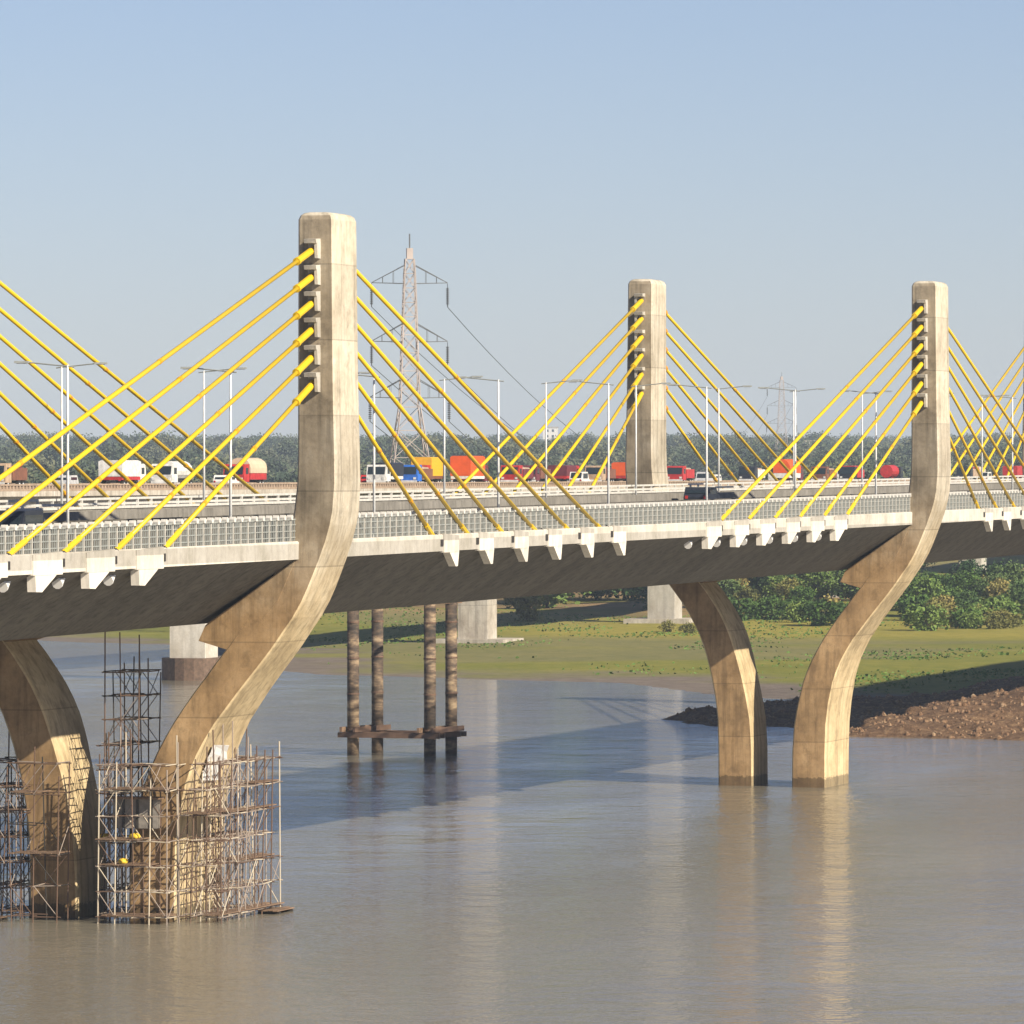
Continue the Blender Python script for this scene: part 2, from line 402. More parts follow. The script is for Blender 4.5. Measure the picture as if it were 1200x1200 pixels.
# road surface, edge beams, barriers
rs = [(4.6, .62+.08), (W-4.6, .62+CF-.08), (W-4.6, .67+CF-.08), (4.6, .67+.08)]
mk('road_surface', rs, 'asphalt')
mk('edge_beam', [(1.80, .0), (2.22, .0), (2.22, .82), (2.12, .86), (1.86, .86), (1.80, .80)], 'edge')
mk('edge_beam', [(W-1.80, CF), (W-2.22, CF), (W-2.22, .82+CF), (W-1.80, .80+CF)][::-1], 'edge')
mk('footway', [(2.23, .602), (4.2, .602), (4.2, .80), (2.23, .80)], 'deckc')
mk('footway', [(W-4.2, .602+CF), (W-2.23, .602+CF), (W-2.23, .80+CF), (W-4.2, .80+CF)], 'deckc')
def jersey(y, zb): return [(y-.22, zb), (y+.22, zb), (y+.12, zb+.35), (y+.09, zb+.95), (y-.09, zb+.95), (y-.12, zb+.35)]
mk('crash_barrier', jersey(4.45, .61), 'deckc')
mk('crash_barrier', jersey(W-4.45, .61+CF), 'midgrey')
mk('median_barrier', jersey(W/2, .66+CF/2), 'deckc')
# tall pale far parapet and its coping
mk('far_parapet', rect(W-2.2, W-2.02, .83+CF, 1.60+CF), 'midgrey')
mk('parapet_coping', rect(W-2.26, W-1.96, 1.604+CF, 1.74+CF), 'railwhite')
mk('parapet_rail', rect(W-2.16, W-2.06, 2.06+CF, 2.18+CF), 'railwhite')
mb = MB(); x = XD0
while x < X1:
    mb.box(x, x+.14, W-2.17, W-2.05, 1.744+CF+gz(x), 2.058+CF+gz(x)); x += 2.3
o = mb.build('parapet_post', M['railwhite'], deck); o['kind'] = 'stuff'
# near railing: white posts, grey pipes and a lattice of thin bars
yr = 2.0
pm = MB(); pm.box(-.055, .055, -.06, .06, 0, 1.02)
postm = pm.mesh('railing_post', M['postgrey']); capm = MB().prism([(-.13, 0), (.13, 0), (.16, .12), (.08, .24), (-.08, .24), (-.16, .12)], 'y', -.12, .12).mesh('post_cap', M['railwhite']); fixn(capm); fixn(postm)
posts_x = []; x = -60.0
while x < -60+300*1.14: posts_x.append(x); x += 1.14
for x in posts_x: link('post_cap', capm, link('railing_post', postm, deck, (x, yr, .862+gz(x))), (0, 0, 1.02))
mb = MB(); x = -60+300*1.14
while x < X1:
    mb.box(x-.09, x+.09, yr-.08, yr+.08, .862+gz(x), 1.96+gz(x)); mb.box(x-.15, x+.15, yr-.12, yr+.12, 1.96+gz(x), 2.10+gz(x)); x += 1.14
o = mb.build('far_railing_posts', M['railwhite'], deck); o['kind'] = 'stuff'
for zz, hh, mat in ((1.02, .05, 'rail'), (1.32, .05, 'rail'), (1.62, .05, 'rail'), (1.86, .07, 'rail')):
    mk('railing_pipe', rect(yr-.035, yr+.035, zz, zz+hh), mat)
mb = MB(); x = XD0
while x < X1:
    mb.box(x-.022, x+.022, yr-.02, yr+.02, .864+gz(x), 1.855+gz(x)); x += .285
o = mb.build('railing_bars', M['rail'], deck); o['kind'] = 'stuff'
# second (inner) railing on the near crash barrier
mk('barrier_rail', rect(4.40, 4.50, 1.86, 1.98), 'railwhite')
mb = MB(); x = XD0
while x < X1:
    mb.box(x-.06, x+.06, 4.4, 4.5, 1.564+gz(x), 1.858+gz(x)); x += 1.9
o = mb.build('barrier_rail_posts', M['rail'], deck); o['kind'] = 'stuff'
mk('barrier_rail', rect(W-4.50, W-4.40, 1.86+CF, 1.98+CF), 'railwhite')

# cable anchorages on the deck edges
def anchor_meshes(sgn, far):
    """origin at the point where the cable meets the deck edge"""
    f = -1 if far else 1
    fy = lambda y: (f*(y-YD))
    blk = MB(); x0, x1 = (.45, 3.3) if sgn > 0 else (-4.2, -.35)
    top = .36
    blk.prism([(x0, -.62), (x1, -.62), (x1, top-.12 if sgn > 0 else top), (x0, top if sgn > 0 else top-.12)], 'y', fy(1.74), fy(2.26))
    tooth = MB()
    if sgn > 0: poly = [(1.5, -.56), (3.4, -.56), (3.15, -1.34), (2.75, -1.36)]
    else: poly = [(-.9, -.56), (-3.9, -.56), (-3.8, -1.32), (-3.0, -1.34)]
    tooth.prism(poly, 'y', fy(1.76), fy(2.14))
    cap = MB(); cap.tube((-5.2, fy(2.45), -.85), (-6.0, fy(2.45), -1.05), .06, 10, .24); cap.tube((-6.0, fy(2.45), -1.05), (-6.1, fy(2.45), -1.08), .24, 10)
    col = MB(); col.tube((-sgn*.45, 0, .2), (sgn*.4, 0, -.08), .22, 12)  # added dark tube and box standing for the shade in the cable hole
    col.box(min(-sgn*.05, sgn*.44), max(-sgn*.05, sgn*.44), fy(1.77), fy(2.2), -.3, .05)
    out = []
    for nm, b, mt in (('anchor_block', blk, 'edge'), ('anchor_tooth', tooth, 'edge'), ('anchor_cap', cap, 'sheet'), ('anchor_hole_shade', col, 'darksteel')):
        if nm == 'anchor_cap' and sgn > 0: continue
        me = b.mesh(nm, M[mt]); fixn(me); out.append((nm, me))
    return out
for far in (0, 1):
    for sgn in (-1, 1):
        ms = anchor_meshes(sgn, far)
        for i in range(3):
            for xe in CAB_X:
                x = 144*i+sgn*xe
                for nm, me in ms: link(nm, me, deck, (x, Ym(YD, far), .55+(CF if far else 0)*.6+gz(x)))

# ================================================================== STREET LAMPS
def make_lamp(dirn):
    root = empty('street_lamp')
    MB().tube((0, 0, .1), (0, 0, 8.1), .075, 8, .05).build('pole', M['steel'], root, smooth=True)
    MB().tube((0, 0, 0), (0, 0, .35), .2, 8, .14).build('base', M['steel'], root)
    MB().tube((0, -.3*dirn, 8.0), (0, 1.9*dirn, 8.22), .035, 6).build('arm', M['rail'], root)
    h = MB(); h.prism([(-.12, 0), (.12, 0), (.08, .09), (-.08, .09)], 'y', 1.75*dirn, 2.4*dirn)
    lum = h.build('lamp_head', M['rail'], root, loc=(0, 0, 8.18))
    MB().box(-.08, .08, min(1.85*dirn, 2.3*dirn), max(1.85*dirn, 2.3*dirn), -.03, -.004).build('lens', M['light'], lum)
    return root
l_near = make_lamp(1); l_far = make_lamp(-1)
near_l = [(-34.5, 'pole standing at the near edge nearest the left frame edge'), (-11.0, 'pole on the near edge just left of the large left pylon'),
 (12.9, 'pole on the near edge just right of the large left pylon'), (36.6, 'pole on the near edge right of the lattice tower'),
 (60.4, 'pole on the near edge just left of the middle pylon'), (84.3, 'pole on the near edge right of the middle pylon'),
 (108.5, 'pole on the near edge amid the left stays of the right pylon'), (133.0, 'pole on the near edge close left of the right pylon'),
 (157.2, 'pole on the near edge just right of the right pylon'), (181.2, 'pole on the near edge by the right frame edge')]
far_l = [(-9.4, 'pole on the far edge beyond the left frame edge'), (14.6, 'pole on the far edge doubled beside the leftmost near pole'),
 (38.4, 'pole on the far edge above the beige truck'), (62.4, 'pole on the far edge hidden behind the large left pylon'), (86.7, 'pole on the far edge by the yellow topped truck'),
 (111.0, 'pole on the far edge left of the middle pylon amid its stays'), (134.9, 'pole on the far edge standing in front of the middle pylon'),
 (159.2, 'pole on the far edge just right of the middle pylon'), (183.4, 'pole on the far edge beside the orange arched truck'), (207.7, 'pole on the far edge left of the red round load'),
 (232, 'pole on the far edge behind the right pylon'), (256, 'pole on the far edge between the right pylon and the frame edge'), (280, 'last pole on the far edge by the right frame edge')]
for i, (x, t) in enumerate(near_l):
    o = l_near if i == 0 else copy_tree(l_near)
    o.location = (x, 2.45, .80+gz(x)); tag(o, 'white lamp '+t.replace('standing ',''), 'street lamp', 'lamps along the near deck edge')
for i, (x, t) in enumerate(far_l):
    o = l_far if i == 0 else copy_tree(l_far)
    o.location = (x, W-2.5, .80+CF+gz(x)); tag(o, 'white lamp '+t.replace('standing ',''), 'street lamp', 'lamps along the far deck edge')

# ================================================================== OLD BRIDGE BEHIND
OB0, OB1 = 120.0, 1500.0; YO = 121.5; ZO = 2.35
ob = empty('old_road_bridge', (0, YO, 0)); tag(ob, 'older low concrete road bridge behind with tan balustrade and queue of trucks', 'bridge')
def obx(name, y0, y1, z0, z1, mat): return MB().box(OB0, OB1, y0, y1, z0, z1).build(name, M[mat], ob)
obx('road_slab', 0, 12.5, ZO-.5, ZO-.004, 'old'); obx('carriageway', 1.2, 11.3, ZO, ZO+.03, 'asphalt')
obx('girder', 1.5, 2.3, ZO-2.4, ZO-.504, 'old'); obx('girder', 10.2, 11.0, ZO-2.4, ZO-.504, 'old'); obx('girder', 5.8, 6.7, ZO-2.4, ZO-.504, 'old')
obx('balustrade_rail', 0.05, .35, ZO+.52, ZO+.68, 'oldrail'); obx('balustrade_rail', 12.15, 12.45, ZO+.52, ZO+.68, 'oldrail')
obx('balustrade_plinth', 0.0, .4, ZO, ZO+.22, 'oldrail'); obx('balustrade_plinth', 12.1, 12.5, ZO, ZO+.22, 'oldrail')
mb = MB(); x = OB0
while x < OB1:
    mb.box(x, x+.45, .1, .3, ZO+.224, ZO+.516); mb.box(x, x+.45, 12.2, 12.4, ZO+.224, ZO+.516); x += .95
o = mb.build('balusters', M['oldrail'], ob); o['kind'] = 'stuff'
op = [(361, 'pale pier of the old bridge standing in the water beside the left pylon leg', 2.3, True), (503, 'pale pier of the old bridge behind the four stained casing piles', .9, False),
      (600.5, 'white pier of the old bridge seen beside the dark middle leg', 1.4, False), (712, 'pale pier of the old bridge hidden among trees left of the right leg', 1.2, False), (818, 'pale pier of the old bridge rising from the trees at far right', 1.2, False)]
for x, lb, fh, wet in op:
    p = empty('old_bridge_pier', (x, YO+(1.1 if wet else 9.6), ZW)); tag(p, lb, 'pier', 'piers of the old bridge')
    zt = ZO-2.404-ZW
    b = MB(); b.prism([(-2.2, -1.9), (2.2, -1.9), (2.2, 1.9), (-2.2, 1.9)], 'z', fh, zt-1.0); b.build('column', M['old' if x == 503 else 'white_conc'], p)
    MB().prism([(-1.5, zt-1.0), (10.0, zt-1.0), (10.6, zt), (-2, zt)] if wet else [(-9.6, zt-1.0), (2.2, zt-1.0), (2.6, zt), (-10, zt)], 'x', -1.6, 1.6).build('pier_cap', M['white_conc'], p)
    MB().prism([(3.4*math.cos(t), 3.3*math.sin(t)) for t in [2*math.pi*k/20 for k in range(20)]] if wet else [(-5, -4.6), (5, -4.6), (5, 4.6), (-5, 4.6)], 'z', -3, fh-.004).build('footing', M['old'] if not wet else M['footing'], p)

# ================================================================== VEHICLES
WHM = {}
def wheel(p, x, y, r=.5, wd=.28):
    key = (r, wd)
    if key not in WHM:
        a = MB(); a.tube((0, -wd/2, 0), (0, wd/2, 0), r, 12); b = MB(); b.tube((0, -wd/2-.02, 0), (0, wd/2+.02, 0), r*.5, 8)
        m1 = a.mesh('tyre', M['black']); m2 = b.mesh('rim', M['steel']); fixn(m1); fixn(m2); WHM[key] = (m1, m2)
    t = link('wheel', WHM[key][0], p, (x, y, r)); link('rim', WHM[key][1], t)
def truck(cab, body, top=None, L=7.5, H=3.0, style='box'):
    """nose towards +X, origin on the road under the middle"""
    r = empty('truck'); w2 = 1.22; xc = L/2
    MB().box(-xc+.1, xc-.3, -.5, .5, .7, .95).build('chassis', M['darksteel'], r)
    c = MB(); c.prism([(xc-1.9, .75), (xc, .75), (xc+.02, 1.5), (xc-.25, 2.55), (xc-.5, 2.65), (xc-1.9, 2.65)], 'y', -w2+.05, w2-.05)
    cb = c.build('cab', M[cab], r)
    MB().prism([(xc+.03, 1.56), (xc+.05, 1.56), (xc-.21, 2.42), (xc-.23, 2.42)], 'y', -w2+.2, w2-.2).build('windscreen', M['glass'], cb)
    MB().box(xc-1.5, xc-.6, -w2+.03, w2-.03, 1.6, 2.25).build('side_window', M['glass'], cb)
    MB().box(xc, xc+.12, -w2+.1, w2-.1, .55, .85).build('bumper', M['vwhite'], cb)
    for s in (-1, 1): MB().box(xc+.01, xc+.06, s*.85-.16, s*.85+.16, .95, 1.2).build('headlight', M['light'], cb)
    x0, x1 = -xc, xc-2.05
    if style == 'arch':
        MB().box(x0, x1, -w2, w2, 1.0, 1.75).build('load_bed', M[body], r)
        n_ = 9; poly = [(-w2*1.04, 1.7)]+[(-w2*1.04*math.cos(math.pi*k/n_), 2.25+(H-2.25)*math.sin(math.pi*k/n_)) for k in range(n_+1)]+[(w2*1.04, 1.7)]
        MB().prism(poly, 'x', x0-.03, x1+.05).build('tarpaulin', M[top], r)
    elif style == 'box':
        MB().box(x0, x1, -w2, w2, 1.0, 1.35).build('load_bed', M[body], r)
        poly = [(-w2*1.03, 1.354), (w2*1.03, 1.354), (w2*1.05, H-.15), (w2*.8, H), (-w2*.8, H), (-w2*1.05, H-.15)]
        MB().prism(poly, 'x', x0-.03, x1+.03).build('tarpaulin', M[top], r)
    elif style == 'tank':
        MB().tube((x0, 0, 1.95), (x1, 0, 1.95), 1.0, 14).build('tank', M[body], r)
    else:
        b = MB(); b.box(x0, x1, -w2, -w2+.08, 1.0, 2.2); b.box(x0, x1, w2-.08, w2, 1.0, 2.2); b.box(x0, x0+.08, -w2+.081, w2-.081, 1.0, 2.2); b.box(x0+.09, x1, -w2+.081, w2-.081, 1.0, 1.1)
        b.build('load_bed', M[body], r)
        MB().prism([(-1.1, 1.3), (1.1, 1.3), (.8, 2.35), (-.5, 2.55)], 'x', x0+.4, x1-.4).build('load', M[top or 'tan'], r)
    for xx in (xc-1.0, -xc+1.0, -xc+2.1):
        for s in (-1, 1): wheel(r, xx, s*1.0)
    MB().box(-xc-.06, -xc-.03, -1.1, -.85, .9, 1.05).build('tail_light', M['red'], r)
    return r
def bus_cab(cab, top):   # decorated cab seen from the front with a canvas load above it
    r = truck(cab, 'brown', top, 7.5, 3.6, 'box'); return r
def car(col, big=False):
    r = empty('parked_car'); L = 4.4 if big else 3.9; h = 1.85 if big else 1.48; w2 = .85
    prof = [(-L/2, .35), (L/2, .35), (L/2+.03, .75), (L/2-.9, .95), (L/2-1.5, h-.03), (L/2-1.9, h), (-L/2+.5, h), (-L/2+.1, .98), (-L/2-.03, .8)]
    b = MB().prism(prof, 'y', -w2, w2).build('body', M[col], r)
    MB().prism([(L/2-.93, 1.0), (L/2-.91, 1.02), (L/2-1.46, h-.1), (L/2-1.49, h-.12)], 'y', -.72, .72).build('windscreen', M['glass'], b)
    MB().prism([(-L/2+.14, 1.06), (-L/2+.10, 1.06), (-L/2+.45, h-.1), (-L/2+.49, h-.1)], 'y', -.7, .7).build('rear_window', M['glass'], b)
    MB().box(-L/2+.55, L/2-1.5, -w2-.01, w2+.01, 1.0, h-.2).build('side_window', M['glass'], b)
    for s in (-1, 1):
        MB().box(L/2, L/2+.05, s*.6-.14, s*.6+.14, .62, .76).build('headlight', M['light'], b)
        MB().box(-L/2-.05, -L/2, s*.65-.1, s*.65+.1, .7, .9).build('tail_light', M['red'], b)
    for xx in (L/2-.75, -L/2+.75):
        for s in (-1, 1): wheel(r, xx, s*.74, .31, .2)
    return r
def put(o, x, y, face, label, cat, group='vehicles queued on the old bridge', z=ZO+.031):
    o.location = (x, y, z); o.rotation_euler = (0, 0, 0 if face > 0 else math.pi); tag(o, label, cat, group)
YL = 126.0
q = put
q(truck('vwhite', 'red', 'vwhite', 8, 3.0, 'box'), 348, YL, 1, 'white topped truck with red sides, leftmost large vehicle on the old bridge', 'truck')
q(truck('vwhite', 'vwhite', 'vwhite', 7.5, 2.8, 'tank'), 366, YL+.5, -1, 'white tanker truck facing the camera right of the white topped truck', 'truck')
q(car('vwhite'), 383, YL, 1, 'small white car directly behind the beige canvas truck', 'car')
q(truck('red', 'red', 'beige', 8, 3.35, 'arch'), 391, YL+.4, -1, 'truck with bulging beige canvas load above a red front, left of the large pylon', 'truck')
q(truck('vwhite', 'vwhite', 'vdark', 7, 2.9, 'box'), 445, YL+.3, -1, 'white framed truck with dark load, just right of the large left pylon', 'truck')
q(truck('blue', 'brown', 'tan', 6.5, 2.8, 'open'), 459, YL+.6, -1, 'small truck with blue cab and brown open body beside the lattice tower', 'truck')
q(bus_cab('red', 'vyellow'), 474, YL+3.6, -1, 'truck with tall yellow canvas top and red cab', 'truck')
q(truck('maroon', 'vwhite', 'orange', 8.5, 3.75, 'box'), 481, YL, 1, 'tall truck with bright orange box tarpaulin seen from behind', 'truck')
q(truck('red', 'maroon', 'tan', 7, 2.5, 'open'), 505, YL+.6, -1, 'dark red open truck just right of the orange box truck', 'truck')
q(car('red', True), 514, YL+2.8, -1, 'bright red van behind crossing stays left of the middle pylon', 'van')
q(truck('maroon', 'brown', 'brown', 7, 2.7, 'open'), 526, YL+3.9, -1, 'dark brown open truck left of the white van', 'truck')
q(car('vwhite', True), 534, YL, 1, 'plain white van left of the middle pylon', 'van')
q(truck('tan', 'brown', 'maroon', 7, 3.0, 'open'), 548, YL+.9, -1, 'brown open truck with reddish load between white van and middle pylon', 'truck')
q(truck('red', 'red', 'orange', 7, 3.1, 'box'), 561, YL+.5, 1, 'red truck touching the left edge of the middle pylon', 'truck')
q(truck('red', 'red', 'tan', 6.5, 2.6, 'open'), 590, YL+.4, -1, 'red truck just right of the middle pylon', 'truck')
q(car('silver', True), 603, YL+.2, -1, 'silver van with dark windows right of the middle pylon', 'van')
q(car('vwhite'), 611, YL+.9, 1, 'white car behind the silver van', 'car')
q(truck('vdark', 'vwhite', 'tan', 6.5, 2.6, 'open'), 640, YL+2.0, -1, 'truck with dark blue cab left of the orange arched truck', 'truck')
q(truck('maroon', 'vwhite', 'orange', 9, 3.7, 'arch'), 655, YL, 1, 'truck with arched orange tarpaulin between middle and right pylon', 'truck')
q(truck('brown', 'brown', 'tan', 7, 2.6, 'open'), 680, YL+.3, -1, 'brown open truck right of the orange arched truck', 'truck')
q(truck('vdark', 'red', 'maroon', 7, 2.5, 'open'), 700, YL+.4, -1, 'truck with dark cab and red body left of the right pylon', 'truck')
q(truck('vdark', 'red', 'red', 7, 2.9, 'tank'), 727, YL, 1, 'truck with a round red tank beside the right pylon', 'truck')
q(truck('vdark', 'tan', 'tan', 7, 2.7, 'open'), 790, YL+.4, -1, 'dark truck just right of the right pylon', 'truck')
q(car('vwhite', True), 803, YL, 1, 'pale van among crossing stays right of the right pylon', 'van')
q(truck('vdark', 'red', 'red', 7, 2.9, 'box'), 828, YL, 1, 'red backed truck near the right frame edge', 'truck')
q(car('silver'), 339, YL+3.2, -1, 'silver car at the far left of the old bridge', 'car')
q(truck('tan', 'brown', 'maroon', 6.5, 2.5, 'open'), 322, YL+3.6, -1, 'brown truck at the left frame edge on the old bridge', 'truck')
q(car('vwhite', True), 374, YL+3.8, 1, 'white van behind the tanker truck', 'van')
q(car('red'), 452, YL+3.9, 1, 'red car behind the white framed truck', 'car')
q(truck('orange', 'red', 'red', 7, 2.8, 'box'), 494, YL+3.8, -1, 'red boxed truck behind the orange box truck', 'truck')
q(truck('red', 'red', 'maroon', 7, 2.7, 'box'), 541, YL+3.9, 1, 'red boxed truck behind the plain white van', 'truck')
q(car('vwhite'), 620, YL+3.0, -1, 'white car in the outer lane left of the blue cabbed truck', 'car')
q(truck('vwhite', 'red', 'vwhite', 7, 2.7, 'box'), 668, YL+4.0, -1, 'white boxed truck right of the orange arched truck', 'truck')
q(car('red', True), 690, YL+2.9, 1, 'red van between brown truck and dark cabbed truck', 'van')
q(truck('vwhite', 'maroon', 'red', 7, 2.8, 'box'), 715, YL+4.0, -1, 'truck with white cab and dark red box left of the round tank', 'truck')
q(car('silver', True), 776, YL+3.0, -1, 'silver van just beside the right pylon', 'van')
q(truck('red', 'brown', 'beige', 7, 2.8, 'arch'), 812, YL+3.7, -1, 'truck with small beige canvas among the crossing stays at right', 'truck')
gd = 'dark cars crossing the new deck'
q(car('vdark', True), -31, 6.2, -1, 'black car behind the near railing at the left frame edge', 'car', gd, .71+gz(-31)+.03)
q(car('vdark'), 137.5, W-6.5, 1, 'dark blue car on the far lane right of the middle pylon', 'car', gd, .67+CF*.7+gz(137)+.03)

# ================================================================== SCAFFOLDS
_std = {}
def tubeobj(name, a, b, r, mat, parent):
    """a member: shared unit tube mesh scaled to length"""
    a = Vector(a); b = Vector(b); d = b-a; key = (name, mat, round(r, 3))
    if key not in _std:
        t = MB(); t.tube((0, 0, 0), (0, 0, 1), r, 6); me = t.mesh(name, M[mat]); fixn(me); _std[key] = me
    o = link(name, _std[key], parent, a); o.rotation_mode = 'QUATERNION'; o.rotation_quaternion = d.to_track_quat('Z', 'Y')
    o.scale = (1, 1, d.length); return o
def scaffold(xs, ys, z0, z1, lift, mats, label, boards=(), skip=.0, seed=1, keep=None):
    rr = random.Random(seed)
    root = empty('scaffold', ((xs[0]+xs[-1])/2, (ys[0]+ys[-1])/2, z0)); tag(root, label, 'scaffold', 'scaffolding round the feet of the left legs')
    ox, oy, oz = root.location
    nz = int((z1-z0)/lift)
    ok = keep or (lambda x, y, z: True)
    for x in xs:
        for y in ys:
            if not ok(x, y, z0): continue
            top = z1 + rr.uniform(-1.3, 1.5)
            jx, jy = rr.uniform(-.12, .12), rr.uniform(-.12, .12)
            tubeobj('standard', (x-ox+jx, y-oy+jy, z0-oz-.6), (x-ox-jx, y-oy-jy, top-oz), .034, rr.choice(mats), root)
    for k in range(nz+1):
        z = z0+.25+k*lift
        for y in ys:
            for xa, xb in zip(xs[:-1], xs[1:]):
                if ok(xa, y, z) and ok(xb, y, z) and rr.random() > skip: tubeobj('ledger', (xa-ox-.15, y-oy, z-oz+rr.uniform(-.04, .04)), (xb-ox+.15, y-oy, z-oz+rr.uniform(-.04, .04)), .028, rr.choice(mats), root)
                if ok(xa, y, z) and ok(xb, y, z) and k < nz and rr.random() > .6:
                    tubeobj('brace', (xa-ox, y-oy-.05, z-oz), (xb-ox, y-oy-.05, z-oz+lift), .021, rr.choice(mats), root)
        for x in xs:
            for ya, yb in zip(ys[:-1], ys[1:]):
                if ok(x, ya, z) and ok(x, yb, z) and rr.random() > skip: tubeobj('ledger', (x-ox, ya-oy-.15, z-oz+rr.uniform(-.04, .04)), (x-ox, yb-oy+.15, z-oz+rr.uniform(-.04, .04)), .028, rr.choice(mats), root)
                if ok(x, ya, z) and ok(x, yb, z) and k < nz and rr.random() > .45:
                    f = rr.random() > .5
                    tubeobj('brace', (x-ox-.05, (ya if f else yb)-oy, z-oz), (x-ox-.05, (yb if f else ya)-oy, z-oz+lift), .021, rr.choice(mats), root)
    bm_ = MB().box(0, 1, 0, .24, 0, .05).mesh('platform_board', M['plank']); fixn(bm_)
    for (xa, xb, ya, yb, k) in boards:
        z = z0+.25+k*lift+.05; y = ya
        while y < yb-.2:
            o = link('platform_board', bm_, root, (xa-ox-rr.uniform(0, .3), y-oy, z-oz+rr.uniform(0, .03)), (0, 0, rr.uniform(-.02, .02)), (xb-xa+.3, 1, 1)); y += .27
    return root
Z0 = ZW+.05
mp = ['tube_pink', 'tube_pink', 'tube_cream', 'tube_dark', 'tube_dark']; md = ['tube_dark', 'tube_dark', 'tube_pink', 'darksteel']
ar = lambda a, b, n_: [a+(b-a)*i/(n_-1) for i in range(n_)]
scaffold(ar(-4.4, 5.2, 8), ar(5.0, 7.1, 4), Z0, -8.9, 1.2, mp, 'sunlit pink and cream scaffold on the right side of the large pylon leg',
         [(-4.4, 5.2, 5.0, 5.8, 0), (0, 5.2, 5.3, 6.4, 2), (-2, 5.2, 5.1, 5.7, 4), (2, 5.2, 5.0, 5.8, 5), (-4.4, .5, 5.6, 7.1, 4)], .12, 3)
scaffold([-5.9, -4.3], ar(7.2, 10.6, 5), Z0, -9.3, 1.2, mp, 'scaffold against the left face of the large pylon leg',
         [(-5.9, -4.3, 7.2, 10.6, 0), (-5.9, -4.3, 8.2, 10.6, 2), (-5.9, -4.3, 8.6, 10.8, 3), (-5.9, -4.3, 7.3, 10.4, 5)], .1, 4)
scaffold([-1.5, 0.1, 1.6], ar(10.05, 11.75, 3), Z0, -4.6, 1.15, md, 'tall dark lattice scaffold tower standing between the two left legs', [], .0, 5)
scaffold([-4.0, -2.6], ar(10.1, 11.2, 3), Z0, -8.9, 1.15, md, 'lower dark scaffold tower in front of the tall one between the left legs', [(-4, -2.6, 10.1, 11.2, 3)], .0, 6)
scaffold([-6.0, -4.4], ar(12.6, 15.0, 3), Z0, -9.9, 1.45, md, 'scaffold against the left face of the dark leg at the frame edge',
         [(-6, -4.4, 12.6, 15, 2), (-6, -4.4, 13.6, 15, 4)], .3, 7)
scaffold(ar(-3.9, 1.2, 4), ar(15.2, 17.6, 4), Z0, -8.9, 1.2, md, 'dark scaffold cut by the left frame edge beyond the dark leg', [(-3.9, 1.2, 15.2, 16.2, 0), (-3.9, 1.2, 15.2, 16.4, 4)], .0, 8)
# small floats at the water line
for (xa, xb, ya, yb, lb) in ((-5.6, -4.6, 15.6, 17.6, 'small dark float at the left frame edge under the worker'), (2.6, 5.4, 4.3, 5.4, 'small dark float at the right corner of the scaffold')):
    r_ = empty('float', ((xa+xb)/2, (ya+yb)/2, ZW)); tag(r_, lb, 'float', 'floats at the water line')
    y = -(yb-ya)/2
    dk = MB().box(-(xb-xa)/2, (xb-xa)/2, 0, .24, .13, .19).mesh('deck_plank', M['plank']); fixn(dk)
    while y < (yb-ya)/2-.2:
        link('deck_plank', dk, r_, (rnd.uniform(-.1, .1), y, rnd.uniform(0, .03))); y += .27
    for s in (-.38, .38):
        MB().tube((s*(xb-xa), -(yb-ya)/2, .0), (s*(xb-xa), (yb-ya)/2, .0), .13, 8).build('float_pipe', M['darksteel'], r_)
f_ = empty('formwork_box', (-4.1, 9.3, -11.4)); tag(f_, 'dark grey formwork box with timber platform on the left face of the large leg', 'formwork')
MB().box(-.25, .33, -1.15, 1.1, -1.4, 0).build('panel', M['formwork'], f_); MB().box(-.75, .3, -1.35, 1.3, .004, .1).build('platform', M['plank'], f_)
for yy in (-.9, -.2, .5): MB().box(-.33, -.254, yy, yy+.1, -1.38, -.03).build('rib', M['darksteel'], f_)
def drape(name, pts, mat, label, cat):
    mb = MB(); n_ = len(pts)
    V = []; 
    for (p, q_) in pts: V += [p, q_]
    F = [(2*i, 2*i+1, 2*i+3, 2*i+2) for i in range(n_-1)]
    mb.add(V, F); o = mb.build(name, M[mat]); sm_ = o.modifiers.new('thick', 'SOLIDIFY'); sm_.thickness = .03; tag(o, label, cat); return o
pts = []
for i in range(6):
    z = -8.9-.34*i
    prof = None
    for a, b in zip(PZ[:-1], PZ[1:]):
        if b[0] <= z <= a[0]: t = (a[0]-z)/(a[0]-b[0]); prof = a[1]+(b[1]-a[1])*t
    pts.append(((-1.8, prof-.10-.06*(i % 2), z), (.6+.3*(i % 3), prof-.09-.05*((i+1) % 2), z-.1)))
drape('plastic_sheet', pts, 'sheet', 'white sheet hung on the sunlit outer face of the large leg above the scaffold', 'sheet')
